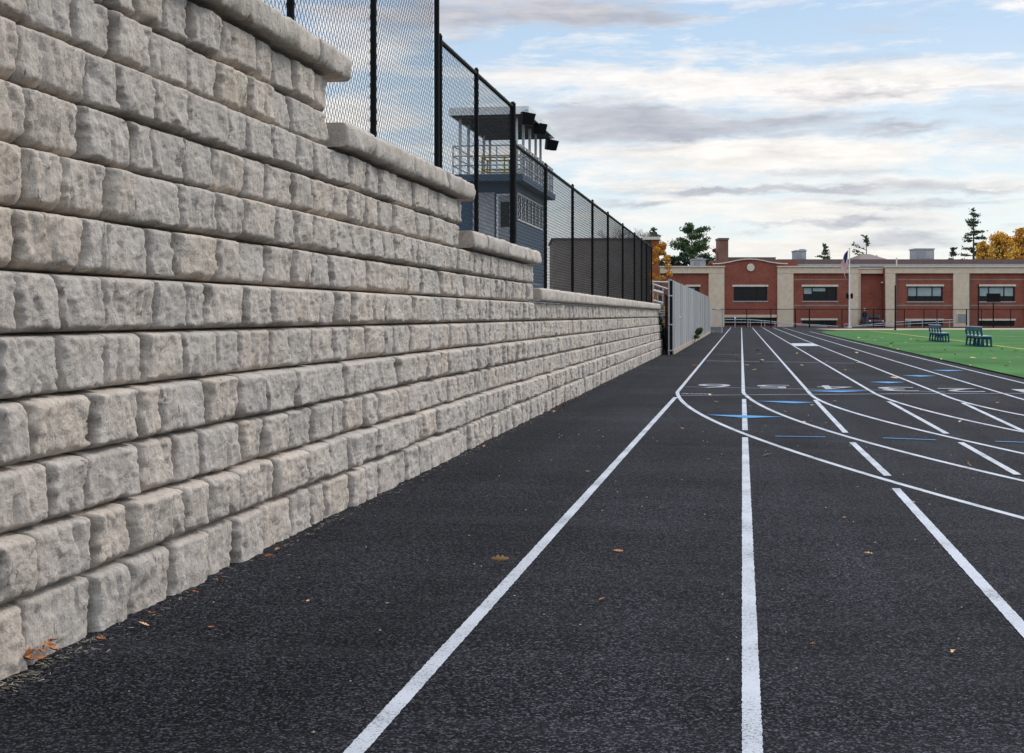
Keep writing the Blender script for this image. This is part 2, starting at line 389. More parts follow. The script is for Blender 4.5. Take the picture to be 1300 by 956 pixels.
# blunt dashes of the sprint straight, broken where the bend lines cross them
def dash(p0,p1): ribbon('lane_dash',seg(G(*p0),G(*p1),40),W*1.05,.0032,M['line'],track)
dash((857.5,504.5),(530.5,866.5)); 
a=G(530.5,866.5); b0=G(857.5,504.5); dd=(a-b0).normalized(); ribbon('lane_dash',seg(a+dd*.0,a+dd*9,40),W*1.05,.0032,M['line'],track)
dash((944.6,506.8),(945.8,546.6)); dash((945.9,555.6),(953.2,867)); 
a=G(953.2,867); ribbon('lane_dash',seg(a,a+Vector((0,-8,0)),30),W*1.05,.0032,M['line'],track)
dash((1034.6,508),(1073.6,549.6)); dash((1082,561.9),(1127,604.5)); dash((1137.2,620.5),(1305,806)); 
a=G(1305,806); ribbon('lane_dash',seg(a,a+Vector((0,-8,0)),30),W*1.05,.0032,M['line'],track)
dash((1128,509.9),(1202,550.8)); dash((1219.5,562),(1292,603)); dash((1222,511.6),(1300,548)); dash((1300,548),(1330,562))
dash((1318,619),(1500,724))
# cross lines
def thin(pts,w=.03,Z=.0045,m=None): ribbon('finish_line',[Vector(p) for p in sum([seg(G(*pts[i]),G(*pts[i+1]),20) for i in range(len(pts)-1)],[])],w,Z,m or M['thinline'],track)
thin([(866.5,491.4),(1000,493.8),(1150,496.3),(1200,498)],.035,.0045)
thin([(863.8,502.3),(1010,501.2),(1200,500.0),(1300,499.8),(1420,499.6)],.05,.0049,M['thinline'])
thin([(895.6,458.3),(1000,459.8),(1085,461.5)],.06,.0045)
thin([(903,450.2),(944,450.6)],.05,.0045)
thin([(903,421.5),(917,421.5)],.12,.0045,M['line'])
# solid white box on the far straight
b=MB(); b.add([G(1003.8,436)+Vector((0,0,.0045)),G(1032.5,436)+Vector((0,0,.0045)),G(1040,439.4)+Vector((0,0,.0045)),G(1008.5,439.4)+Vector((0,0,.0045))],[(0,1,2,3)])
b.build('relay_box_mark',M['line'],track)
# blue exchange marks: long flat triangles and thin bars
def bluetri(pl,pr,tip):
    b=MB(); z=Vector((0,0,.0060)); b.add([G(*pl)+z,G(*tip)+z,G(*pr)+z,G((pl[0]+pr[0])/2,(pl[1]+pr[1])/2-.6)+z],[(0,1,2,3)]); b.build('blue_exchange_mark',M['bluepaint'],track)
bluetri((896.8,527),(995,529.8),(946,531.2)); bluetri((961,509.6),(1034.6,511.3),(1008,512.6)); bluetri((1022,496.6),(1104,496.6),(1066,498.3))
bluetri((1104,485.3),(1149,485.5),(1128,486.9)); bluetri((1145,477),(1189,477.6),(1168,478.6)); bluetri((1183.5,470.3),(1225,470.6),(1204,471.6))
def bluebar(a,b_): ribbon('blue_exchange_mark',seg(G(*a),G(*b_),12),.05,.0060,M['bluepaint'],track)
bluebar((984,554.4),(1048,555.4)); bluebar((1121,556.6),(1188,559.2)); bluebar((1264,561),(1320,563))
# lane numbers, facing runners who come down the straight
def text(body, size_w, size_h, loc, rz, m, name, bold=.03):
    cu=bpy.data.curves.new(name,'FONT'); cu.body=body; cu.size=1; cu.align_x='CENTER'; cu.align_y='CENTER'; cu.offset=bold; cu.resolution_u=4
    o=bpy.data.objects.new('t',cu); C.objects.link(o); bpy.context.view_layer.update()
    dg=bpy.context.evaluated_depsgraph_get(); me=bpy.data.meshes.new_from_object(o.evaluated_get(dg)); bpy.data.objects.remove(o)
    xs=[v.co.x for v in me.vertices]; ys=[v.co.y for v in me.vertices]
    cx=(min(xs)+max(xs))/2; cy=(min(ys)+max(ys))/2; sx=size_w/(max(xs)-min(xs)); sy=size_h/(max(ys)-min(ys))
    for v in me.vertices: v.co.x=(v.co.x-cx)*sx; v.co.y=(v.co.y-cy)*sy
    me.materials.clear(); me.materials.append(m)
    q=bpy.data.objects.new(name,me); C.objects.link(q); q.location=loc; q.rotation_euler=(0,0,rz); q.parent=track; return q
for ch,(x0,x1,y0,y1) in zip('654321',[(884.6,928,488,493),(960,1003.5,489.2,493.4),(1037.5,1083.7,490,494.8),(1116,1164,491.8,497.2),(1195,1247.5,493.6,498.2),(1281,1322,494.8,499)]):
    pa=G((x0+x1)/2,y0); pb=G((x0+x1)/2,y1); c=(pa+pb)/2; w=(G(x1,(y0+y1)/2)-G(x0,(y0+y1)/2)).length
    text(ch,w*(.95 if ch!='1' else .5),(pa-pb).length*.98,(c.x,c.y,.0078),math.pi,M['number'],'lane_number',.0)
c=G(888,500.6); text('3200M',.36,.13,(c.x,c.y,.0078),math.pi,M['thinline'],'distance_mark',.02)
c=G(868.6,500.4); text('6',.08,.13,(c.x,c.y,.0078),math.pi,M['thinline'],'distance_mark',.02)

# infield turf
fp=[(4.80,-6),(4.80,80),(4.95,92),(5.5,97),(7.0,100.5),(9.5,102)]
far=[(cam2w(r,z,0).x,cam2w(r,z,0).y) for r,z in ((30,105),(60,109),(110,111),(110,-6))]
V=[(x,y,.024) for x,y in fp+far]
b=MB(); b.add(V,[tuple(range(len(V)))])
# the bend crosses in front of the camera: cut the near part of the field round
ctr=Vector((36.8,19.9)); 
V=[(4.80+ (0 if Y>22 else ((22-Y)**2)*.016),Y,.024) for Y in np.linspace(6,80,75)]
V=[v for v in V]+[(x,y,.024) for x,y in fp[2:]+far[:3]]+[(cam2w(110,10,0).x,cam2w(110,10,0).y,.024)]
b=MB(); b.add(V,[tuple(range(len(V)))])
turf=b.build('turf_field',M['turf']); tag(turf,kind='structure')
b=MB(); b.add([cam2w(23.6,103,.012),cam2w(24,113,.012),cam2w(40,118,.012),cam2w(70,118,.012),cam2w(70,104,.012)],[(0,1,2,3,4)])
tag(b.build('infill_ground',M['soil']),kind='structure')
def fline(pts,w,m):
    pts=[G(*p) for p in pts]; P_=[]
    for i in range(len(pts)-1): P_+=seg(pts[i],pts[i+1],20)
    ribbon('field_line',P_,w,.029,m,turf)
fline([(1104.6,420.6),(1140,424.2),(1175,428.6),(1216,433.2),(1268.8,440.3),(1320,447)],.11,M['yellowpaint'])
fline([(1256,439.4),(1320,440.2)],.10,M['yellowpaint'])
fline([(1268.8,420.4),(1330,421.6)],.25,M['line']); fline([(1275,428),(1330,429)],.12,M['line'])

# ------------------------------------------------------------------ retaining wall
CH=.2075; D=[2.20,2.20,2.235,2.235,2.27,2.27,2.305,2.305,2.34,2.34,2.375,2.375]
yend=[40.6,40.55,40.3,40.3,40.0,40.0,15.7,15.75,11.75,11.85,8.0,8.05]
wall=thing('retaining_wall','tall grey retaining wall of rough cobble stones stepping down beside the black track','wall',(0,0,0))
J={12:[33,66,100,142,175,208,242,278.5,325.5,349,372.5,400],
 11:[33,92.5,142,191.5,239,277,313,347,369,399],
 10:[28,115,152,196,238,288,314.5,346,375.7,396,414,442,464,483,505,525.5,543,557,567,583],
 9:[30.6,105,167,194.5,234,273,312,337,372.5,394.5,423,439,463.5,481.5,500,530,545,565,579],
 8:[32,81,139,170,230,275,308,350.6,374,396,429,446,471,485.5,500,522,531,541,562,572,581,594],
 7:[19,99.6,136.5,191,223.5,276,306.7,339,372,394.5,419,444.7,468,488.6,499,519,535,560,574,580,590.6],
 6:[24,78,133,200,237,263,309,345,372,408.6,428,445.5,474.5,490,523,546,564,583.5],
 5:[-5,76,129.4,182,234.5,277.6,303.5,345,370,397,425,443,464,488,500,522,544,558,572,583,594.5],
 4:[36,117,176.5,207,262.7,306,335,375.7,412,440,464,505,528.6,544,559,571,587.5],
 3:[-20,62.7,108,178,224,256.5,306,335,364.7,396,421,437.6,463.5,480,503.5,518,533,557.6,569,581,595],
 2:[45,118,168,232,266,300,350.6,390.6,419.6,444.7,459.6,482,517.6,538,558.4,586],
 1:[32,119,163,215,264,299.6,334,371,399,415,444.7,464,480,503,516,532.5,547.5,584.3,596]}
def prof(t,w):
    q=np.clip(t/w,0,1); return np.sqrt(np.clip(1-(1-q)**2,0,1))
ylo=.6
for r in range(1,13):
    d=D[r-1]; z0=(r-1)*CH-.0; z1=r*CH
    if r==1: z0=-.06
    ye=yend[r-1]
    js=[wallY(px,d) for px in J[r]]
    rr=random.Random(100+r)
    y=js[0]; pre=[]
    while y>ylo: y-=rr.choice([.2,.25,.3,.38]); pre.insert(0,y)
    js=pre+js; y=js[-1]
    while y<ye: y+=rr.choice([.16,.2,.23,.26,.3,.36]); js.append(y)
    js=[j for j in js if j<ye-.1]+[ye]; js=np.array(js)
    ys=[js[0]]
    while ys[-1]<ye: ys.append(ys[-1]+min(.022,max(.006,.0026*ys[-1])))
    ys[-1]=ye; ys=np.array(ys); nz=26
    zs=np.linspace(0,1,nz)*.998+.001
    zs=.5-.5*np.cos(np.pi*zs)*(.35)-(.5-zs)*.65 if False else zs
    Yg,Zt=np.meshgrid(ys,zs,indexing='ij'); Zg=z0+(z1-z0)*Zt
    k0=np.clip(np.searchsorted(js,Yg)-1,0,len(js)-2)
    jw=(fbm(Zg*14+r*3.1,k0*7.7,seed=5,oct=2)-.5)*.035
    jw2=(fbm(Zg*14+r*3.1,(k0+1)*7.7,seed=5,oct=2)-.5)*.035
    a=np.clip(Yg-(js[k0]+jw),0,None); bb=np.clip((js[k0+1]+jw2)-Yg,0,None)
    rk=np.array([rr.random() for _ in range(len(js)+1)]); rk2=np.array([rr.random() for _ in range(len(js)+1)]); rk3=np.array([rr.random() for _ in range(len(js)+1)])
    cr=(fbm(Zg*22+k0*5.1,Yg*2+9+r,seed=3,oct=3)-.5)
    wl=.028+.036*rk[k0]+.060*cr; wr=.012+.012*rk2[k0]
    ed=(fbm(Yg*11+r*13,Zg*0+r,seed=9,oct=3)-.5)*.030
    tb=np.clip(Zg-z0,0,None); tt=np.clip(z1-Zg,0,None)
    wb=.016+.018*rk[k0]+.9*np.clip(ed,-.012,.03); wt=.022+.016*rk3[k0]
    pl=np.clip(a/np.clip(wl,.012,None),0,1); pl=pl**1.15*(1.18-.18*pl)
    ph=pl*prof(bb,wr); pv=prof(tt,wt*.8)*(.25+.75*np.clip(tb/np.clip(wb,.01,None),0,1)**.8)*prof(tb,.010)
    Hh=.064+.026*rk2[k0]
    relief=Hh*(.04+.96*ph)*(.10+.90*pv)*(.30+.70*prof(tt,.016))-.035*np.clip(1-np.minimum(tt,tb)/.007,0,1)
    n1=fbm(Yg*6.5+r*11,Zg*6.5+3,seed=20,oct=4)-.5; n2=np.abs(fbm(Yg*13+r*5,Zg*6,seed=40,oct=4)-.5)
    face=np.clip(ph*pv*1.5-.45,0,1)
    tilt=((a/(a+bb+1e-6))-.5)*(rk3[k0]-.45)*.030+((Zt-.5))*(rk[k0]-.6)*.020
    q=fbm(Yg*7+k0*3.3,Zg*9+k0*1.7,seed=60,oct=3); step=np.floor(q*9)/9-q
    n3=fbm(Yg*34,Zg*20+r*9,seed=71,oct=3)-.5
    gash=-np.clip(vnoise(Yg*26+k0*4.4+Zg*5,Zg*7+r*2.2,seed=81)-.76,0,1)*.085
    wx=(fbm(Yg*20,Zg*20,seed=51,oct=3)-.5)*.8; wy=(fbm(Yg*20+7,Zg*20,seed=52,oct=3)-.5)*.8
    fc=facets(Yg*11+k0*2.37+wx,Zg*9+r*3.7+wy,seed=r*7)*.011+facets(Yg*27+k0*1.7+wx*2,Zg*20+r*1.9+wy*2,seed=r*7+3)*.0045
    relief=relief+face*(tilt+fc+n1*.030-n2*.014+step*.045+n3*.010+gash)+(1-face)*(n1*.020+n3*.010)*np.clip(pv+.2,0,1)
    X=-(d+.074)+relief
    nY=len(ys)
    # return edges at top and bottom of the course
    Xb=np.full((nY,1),-(d+.24)); 
    Xall=np.concatenate([Xb,X,Xb],1); Zall=np.concatenate([Zg[:,:1],Zg,Zg[:,-1:]],1); Yall=np.concatenate([Yg[:,:1],Yg,Yg[:,:1]],1)
    Vv=np.stack([Xall,Yall,Zall],-1).reshape(-1,3); nn=nz+2
    I=np.arange(nY-1)[:,None]*nn+np.arange(nn-1)[None,:]
    Fq=np.stack([I,I+nn,I+nn+1,I+1],-1).reshape(-1,4)
    tint=np.clip(rk[k0]*.75+.12+ (fbm(Yg*1.3,Zg*1.3+r,seed=90,oct=2)-.5)*.5,0,1)
    shd_dirt=np.clip((1-pl)*1.8,0,1)*.95*np.clip(.45+1.0*fbm(Yg*5,Zg*6+r*7,seed=33,oct=3),0,1)  # flank shade put into the colour, broken up by noise
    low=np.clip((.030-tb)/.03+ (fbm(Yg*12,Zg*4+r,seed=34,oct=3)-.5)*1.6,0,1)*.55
    shd_dirt=np.maximum(shd_dirt*.95,low)
    shd_dirt=np.clip(shd_dirt,0,1)
    pad=lambda q: np.concatenate([q[:,:1],q,q[:,-1:]],1).ravel()
    o=np_mesh('stone_course',Vv,Fq,M['stone'],wall,smooth=True,attrs={'tint':pad(tint),'shade_dirt':pad(shd_dirt)})
    # body behind the face, with the end face
    core=MB(); core.box(-(d+.45),-(d+.238),ylo-2,ye,z0+.004,z1-.002); core.box(-(d+.238),-(d+.035),ye-.12,ye-.004,z0+.02,z1-.02)
    co_=core.build('backing_block',M['stone'],wall)
# coping stones
def cap_stone(y0,y1,d,z0,h,last=False,seed=0):
    ny=max(8,int((y1-y0)/max(.012,min(.05,.004*y0)))); 
    prof_n=16
    # profile around the front: from bottom back, round the nose, to top back
    pts=[(-.10,0)]
    for i in range(prof_n+1):
        a=math.pi*(-.5+i/prof_n); e=.55
        cx=.0; pts.append((.02+.052*math.copysign(abs(math.cos(a))**e,math.cos(a)), h/2+h/2*math.copysign(abs(math.sin(a))**e,math.sin(a))))
    pts.append((-.33,h))
    pts=np.array(pts); npf=len(pts)
    ys=np.linspace(y0+.004,y1-.004,ny)
    Yg=np.repeat(ys[:,None],npf,1); Xg=np.repeat(pts[None,:,0],ny,0).copy(); Zg=np.repeat(pts[None,:,1],ny,0).copy()
    front=np.clip((Xg+.02)/.06,0,1)
    e=np.minimum(Yg-y0,y1-Yg); er=prof(e,.03)
    n1=fbm(Yg*7+seed*5.1,Zg*9+seed,seed=201,oct=4)-.5; n2=fbm(Yg*26+seed,Zg*30,seed=202,oct=3)-.5
    Xg=Xg+front*(n1*.045+n2*.018)-front*(1-er)*.022
    Zg=Zg+front*(n2*.006)-np.where(Zg>h*.9,1,0)*((1-er)*.008+ (fbm(Yg*9,Yg*0+seed,seed=203,oct=3)-.5)*.012)
    V=np.stack([-d+Xg-.0,Yg,z0+Zg],-1).reshape(-1,3)
    I=np.arange(ny-1)[:,None]*npf+np.arange(npf-1)[None,:]
    Fq=np.stack([I,I+npf,I+npf+1,I+1],-1).reshape(-1,4)
    rk=random.Random(seed).random()
    shd_dirt=np.clip((.35-(Zg/h))*2.2,0,1)*.6*np.clip(fbm(Yg*6,Zg*9,seed=210,oct=3)*1.6,0,1)  # cap colour gets darker and patchy towards the bottom
    o=np_mesh('cap_stone',V,Fq,M['stone'],wall,smooth=True,attrs={'tint':np.full(V.shape[0],.25+.5*rk),'shade_dirt':shd_dirt.ravel()})
    # end faces
    me=o.data; bm=bmesh.new(); bm.from_mesh(me); bm.verts.ensure_lookup_table()
    for base in (0,(ny-1)*npf):
        f=bm.faces.new([bm.verts[base+i] for i in range(npf)]); f.smooth=False
    bmesh.ops.recalc_face_normals(bm,faces=bm.faces); bm.to_mesh(me); bm.free()
sd=0
for (ya,yb,row) in ((.8,8.28,12),(8.06,12.12,10),(11.86,15.98,8),(15.76,40.95,6)):
    d=D[row-1]-.0; z0=row*CH+.012; y=yb
    edges=[yb]
    if row==12: edges=[8.28,7.65]
    while edges[-1]-1.15>ya+.3: edges.append(edges[-1]-1.15)
    edges.append(ya); edges=edges[::-1]
    for i in range(len(edges)-1):
        sd+=1; cap_stone(edges[i],edges[i+1],d,z0,.148,seed=sd)

# terrace behind the wall
def tz(Y):
    for a,b_,z in ((-50,6.2,2.50),(7.2,10.2,2.09),(11.2,14.0,1.68),(15.2,500,1.26)):
        if a<=Y<=b_: return z
    for a,b_,z0,z1 in ((6.2,7.2,2.5,2.09),(10.2,11.2,2.09,1.68),(14.0,15.2,1.68,1.26)):
        if a<=Y<=b_: return z0+(z1-z0)*(Y-a)/(b_-a)
b=MB(); Ys=[-5,6.2,7.2,10.2,11.2,14,15.2,40.2,43.5,70]; Zs=[tz(y) for y in Ys[:-2]]+[.9,.0]
for i in range(len(Ys)-1):
    b.add([(-2.64,Ys[i],Zs[i]),(-2.64,Ys[i+1],Zs[i+1]),(-60,Ys[i+1],Zs[i+1] if Ys[i+1]<41 else 1.26),(-60,Ys[i],Zs[i] if Ys[i]<41 else 1.26)],[(0,1,2,3)])
b.add([(-2.64,39,-.02),(-2.64,70,-.02),(-2.64,70,0),(-2.64,43.5,.9),(-2.64,40.2,1.26),(-2.64,39,1.26)],[(0,1,2,3,4,5)])
tag(b.build('upper_terrace_ground',M['gravel']),kind='structure')

# ------------------------------------------------------------------ chain-link fences on the wall
VD,HD=.078,.066
def clip_line(p,q,y0,y1,z0,z1):
    t0,t1=0.,1.; dy=q[0]-p[0]; dz=q[1]-p[1]
    for pp,qq in ((-dy,p[0]-y0),(dy,y1-p[0]),(-dz,p[1]-z0),(dz,z1-p[1])):
        if pp==0:
            if qq<0: return None
        else:
            r=qq/pp
            if pp<0:
                if r>t1: return None
                t0=max(t0,r)
            else:
                if r<t0: return None
                t1=min(t1,r)
    if t1-t0<1e-4: return None
    return (p[0]+dy*t0,p[1]+dz*t0),(p[0]+dy*t1,p[1]+dz*t1)
def chain_panel(parent,x,y0,y1,z0,z1,rad=.00185,ax='y',name='wire_mesh',vd=VD,hd=HD,mt=None):
    b=MB(); hgt=z1-z0; run=hgt*hd/vd; n=int((y1-y0+run)/hd)+2
    for s in (0,1):
        for i in range(n):
            if s==0: p=(y0-run+i*hd,z0); q=(y0+i*hd,z1)
            else: p=(y0+i*hd,z0); q=(y0-run+i*hd,z1)
            c=clip_line(p,q,y0,y1,z0,z1)
            if not c: continue
            off=.002*(1 if s else -1)
            if ax=='y': b.tube((x+off,c[0][0],c[0][1]),(x+off,c[1][0],c[1][1]),rad,n=3,caps=False)
            else: b.tube((c[0][0],x+off,c[0][1]),(c[1][0],x+off,c[1][1]),rad,n=3,caps=False)
    return b.build(name,mt or M['black'],parent)
FX=-2.54
def fence_run(label, posts, ztop, zb_fn, x=FX, pr=.030, ball=True, group=None, rail=True):
    f=thing('chain_link_fence',label,'fence',(0,0,0),group=group)
    for i,y in enumerate(posts):
        pr=.034 if abs(y-15.62)<.01 else .0225
        b=MB(); b.tube((x+.030,y,zb_fn(y)-.05),(x+.030,y,ztop+.03),pr,n=12)
        b.tube((x+.030,y,ztop+.03),(x+.030,y,ztop+.055),pr*1.15,pr*.5,n=12)
        for q in range(3):
            zz=zb_fn(y)+.2+q*(ztop-zb_fn(y)-.35)/2; b.tube((x+.030,y,zz),(x+.030,y,zz+.012),pr*1.10,n=12)
        b.build('post',M['post'],f,smooth=False)
    for y0,y1 in zip(posts[:-1],posts[1:]):
        chain_panel(f,x,y0,y1,min(zb_fn((y0+y1)/2),9),ztop+.02,rad=.0019 if y0<15.7 else .0017)
        if rail:
            b=MB(); b.tube((x+.022,y0,ztop),(x+.022,y1,ztop),.021,n=8)
            n=int((y1-y0)/.45)
            for q in range(1,n):
                yy=y0+(y1-y0)*q/n; b.tube((x+.022,yy,ztop-.012),(x+.022,yy,ztop+.026),.012,n=5)
            b.build('top_rail',M['post'],f)
    return f
cz={12:12*CH+.16,10:10*CH+.16,8:8*CH+.16,6:6*CH+.16}
fence_run('tallest black chain link fence run above the two highest stone steps',[.6,2.95,5.3,7.72,9.55,11.62],4.05,lambda y: cz[12] if y<8 else cz[10])
fence_run('middle black chain link fence run ending in a capped post before the blue press box',[11.74,13.42,15.62],3.42,lambda y: cz[10] if y<11.9 else cz[8])
f=fence_run('long low black chain link fence run stretching down the level part of the wall',[15.74,18.3,21.3,24.2,27.05,30.5,33.9,36.4,38.3,40.4],3.02,lambda y: cz[8] if y<15.9 else cz[6])

# ------------------------------------------------------------------ wooden fence, gate and plant
wf=thing('wooden_fence','weathered grey vertical board fence on a rusty concrete strip at the end of the wall','fence')
Xf=-1.88; y=39.75; hz=lambda y:2.07+(y-39.7)*.0023
wm=[mat('weathered_board_%s'%n,c1,.85,c2,3,stretch=(6,6,.5),bump=.3,bscale=14) for n,c1,c2 in (('pale',(.36,.355,.355),(.47,.46,.455)),('mid',(.28,.275,.275),(.39,.38,.375)),('dark',(.19,.18,.175),(.31,.30,.29)))]
bs=[MB(),MB(),MB()]
rw=random.Random(5); i=0
while y<87.5:
    w=rw.choice([.14,.16,.19]); k=rw.choice([0,0,0,1,1,2]); z=hz(y)+rw.uniform(-.012,.012); off=rw.uniform(-.006,.006)
    bs[k].box(Xf-.03+off,Xf+off,y,y+w-.008,.11,z); y+=w; i+=1
b=MB()
for k in range(3): b.add(bs[k].v,bs[k].f,k)
b.build('plank_cladding',wm,wf)
b=MB(); b.box(Xf-.06,Xf-.032,39.75,87.5,.5,.6); b.box(Xf-.06,Xf-.032,39.75,87.5,1.6,1.7); b.build('back_rail',wm[2],wf)
b=MB(); b.box(Xf-.10,Xf+.03,39.7,87.6,0,.12); b.build('concrete_strip',M['concrete'],wf)
b=MB(); b.tube((Xf+.02,43.6,1.03),(Xf+.06,43.6,1.03),.035,n=10); b.build('latch_knob',M['white'],wf)
b=MB(); b.box(Xf-.12,Xf-.03,39.6,39.72,0,2.1); b.build('end_post',wm[1],wf)
gt=thing('chain_link_gate','narrow black chain link gate standing between the wall end and the grey board fence','gate')
q=39.45; ga=P(845.6,400,q); gb=P(851.4,400,q)
b=MB(); b.tube((ga.x,ga.y,0),(ga.x,ga.y,1.66),.025,n=10); b.tube((gb.x,gb.y,0),(gb.x,gb.y,2.05),.055,n=12)
b.build('gate_post',M['post'],gt)
b=MB()
for z in (.12,.85,1.60): b.tube((ga.x,ga.y,z),(gb.x,gb.y,z),.018,n=8)
for fr in (.35,.7): b.tube(((ga+(gb-ga)*fr).x,(ga+(gb-ga)*fr).y,.12),((ga+(gb-ga)*fr).x,(ga+(gb-ga)*fr).y,1.6),.012,n=6)
b.build('gate_frame',M['post'],gt)
for z in (.1,.82,1.62):
    b=MB(); b.box(gb.x-.07,gb.x+.07,gb.y-.07,gb.y+.0,z,z+.035); b.build('hinge',M['steel'],gt)
chain_panel(gt,ga.y+.01,ga.x,gb.x,.12,1.6,ax='x')

# ------------------------------------------------------------------ foliage helpers
def quads(name, P0, size, mats, parent, seed=0, up=.3, aspect=1.0):
    r=np.random.default_rng(seed); n=len(P0); P0=np.asarray(P0,float)
    a=r.normal(size=(n,3)); a/=np.linalg.norm(a,axis=1)[:,None]; b=r.normal(size=(n,3)); b=np.cross(a,b); b/=np.linalg.norm(b,axis=1)[:,None]
    s=(size*(.6+.8*r.random(n)))[:,None] if np.isscalar(size) else (size*(.6+.8*r.random(n)))[:,None]
    V=np.stack([P0-a*s*.5*aspect,P0-b*s*.38,P0+a*s*.5*aspect,P0+b*s*.38],1).reshape(-1,3)
    Fq=np.arange(4*n).reshape(-1,4)
    mi=r.integers(0,len(mats),n) if isinstance(mats,(list,tuple)) and len(mats)>1 else None
    return np_mesh(name,V,Fq,mats,parent,matidx=mi)
def blob_points(r,c,rad,n,shell=.55):
    d=r.normal(size=(n,3)); d/=np.linalg.norm(d,axis=1)[:,None]; q=(shell+(1-shell)*r.random(n))**1.0
    return np.array(c)+d*np.array(rad)*q[:,None]*(r.random(n)**.25)[:,None]
def broadleaf(name,label,base,h,spread,mats,seed,cat='tree',group=None,leaf=.22,nleaf=5000,cl=26,trunkfrac=.3,point=False,top=.9):
    r=np.random.default_rng(seed); t=thing(name,label,cat,base,group=group)
    b=MB(); b.tube((0,0,-.05),(0,0,h*.55),h*.022+.05,h*.010+.02,n=8)
    ends=[]
    for i in range(9):
        az=r.random()*6.28; zz=h*(trunkfrac+.3*r.random()); L=spread*(.4+.5*r.random()); e=(math.cos(az)*L*.8,math.sin(az)*L*.8,min(h*.88,zz+h*(.12+.15*r.random())))
        b.tube((0,0,zz),e,h*.009+.02,.015,n=6); ends.append(e)
    b.build('trunk',M['bark'],t)
    pts=[]
    for i in range(cl):
        u=r.random(); zz=h*(trunkfrac+(1-trunkfrac)*u); rad=spread*math.sqrt(max(.05,1-(2*u-.9)**2*.9))*(r.random()**.5)
        if point: rad=spread*(1-u)**.55*(r.random()**.5)
        az=r.random()*6.28; s=spread*(.16+.16*r.random())
        pts.append(blob_points(r,(math.cos(az)*rad,math.sin(az)*rad,min(zz,h-s*.4)),(s,s,s*.85),nleaf//cl))
    quads('crown',np.concatenate(pts),leaf,mats,t,seed)
    return t
def conifer(name,label,base,h,spread,mats,seed,sparse=.5,group=None,tiers=16,lean=0.,droop=.15,leaf=.3,per=70,low=.12,asym=0,up=0,ex=.75):
    r=np.random.default_rng(seed); t=thing(name,label,'tree',base,group=group)
    b=MB(); b.tube((0,0,-.05),(lean,0,h*.97),h*.018+.04,.02,n=8)
    pts=[]
    for i in range(tiers):
        u=low+(1-low)*(i+.5*r.random())/tiers; zz=h*u; nb=r.integers(3,6)
        for k in range(nb):
            if r.random()<sparse*.4: continue
            az=r.random()*6.28; L=spread*(1-u)**ex*(.5+.65*r.random())+.12
            L*=1+asym*math.cos(az)
            dx,dy=math.cos(az),math.sin(az); e=(lean*u+dx*L,dy*L,zz+L*(up-droop+.1*r.random()))
            b.tube((lean*u,0,zz),e,.03+.01*L,.008,n=5)
            m=int(per*L/spread)+8; q=(.25+.75*r.random(m))
            pp=np.stack([lean*u+(e[0]-lean*u)*q,e[1]*q,zz+(e[2]-zz)*q],1)+r.normal(size=(m,3))*np.array([.10,.10,.055])*(spread*.45+.3)*(.5+.5*q[:,None])
            pts.append(pp)
    tip=np.stack([np.full(30,lean)+r.normal(size=30)*.08,r.normal(size=30)*.08,h-r.random(30)*h*.08],1); pts.append(tip)
    b.build('trunk',M['bark'],t)
    quads('crown',np.concatenate(pts),leaf,mats,t,seed,aspect=1.5)
    return t
# trees behind the school
def gbase(px,z): p=P(px,400,z); return (p.x,p.y,0)
def hgt(py,z): return H+(400-py)/F*z
Zt_=165
conifer('pine_tree','broad dark pine with wind swept branches behind the left end of the school',gbase(878,Zt_),hgt(284,Zt_),4.9,[M['pine'],M['pine']],11,sparse=1.0,tiers=15,droop=-.30,leaf=.18,per=560,low=.50,asym=.12,ex=.5,group='evergreen trees behind the school')
conifer('pine_tree','dark upright pine beside the orange tree and left of the broad pine',gbase(830,Zt_),hgt(289,Zt_),2.6,[M['pine2'],M['pine']],12,sparse=.6,tiers=15,droop=-.25,leaf=.26,per=120,low=.45,ex=.8,group='evergreen trees behind the school')
conifer('spruce_tree','tall sparse spruce rising above the school roof beside the yellow trees',gbase(1236,Zt_),hgt(264,Zt_),3.0,[M['pine2'],M['pine']],14,sparse=.9,tiers=21,droop=-.02,leaf=.18,per=150,low=.45,ex=.75,group='evergreen trees behind the school')
conifer('spruce_tree','low spruce top showing just left of the tall sparse spruce',gbase(1210,Zt_+4),hgt(311,Zt_),2.2,[M['pine2']],15,sparse=.7,tiers=12,leaf=.25,per=60,low=.5,group='evergreen trees behind the school')
conifer('pine_tree','small pine top above the roof between the rooftop unit and the flag',gbase(1047,Zt_),hgt(309,Zt_),2.0,[M['pine']],16,sparse=.9,tiers=11,droop=-.25,leaf=.17,per=90,low=.6,group='evergreen trees behind the school')
conifer('pine_tree','thin ragged pine top above the roof right of the flag',gbase(1100,Zt_),hgt(299,Zt_),2.4,[M['pine']],17,sparse=1.2,tiers=9,droop=-.45,leaf=.2,per=46,low=.6,ex=.35,group='evergreen trees behind the school')
broadleaf('maple_tree','yellow autumn tree with the widest crown beside the tall spruce',gbase(1269,150),hgt(297,150),2.7,[M['yel'],M['yel'],M['oak']],21,nleaf=9000,leaf=.20,point=True,trunkfrac=.55,cl=90,top=.8,group='autumn trees behind the school')
broadleaf('maple_tree','yellow autumn tree farthest along the roof to the right of the wider one',gbase(1297,152),hgt(291,152),1.9,[M['yel'],M['oak']],22,nleaf=6000,leaf=.20,point=True,trunkfrac=.55,cl=60,top=.8,group='autumn trees behind the school')
broadleaf('maple_tree','low yellow autumn tree hard against the right side of the tall spruce',gbase(1249,149),hgt(306,149),1.5,[M['yel'],M['yel'],M['oak']],27,nleaf=5000,leaf=.18,point=True,trunkfrac=.6,cl=60,group='autumn trees behind the school')
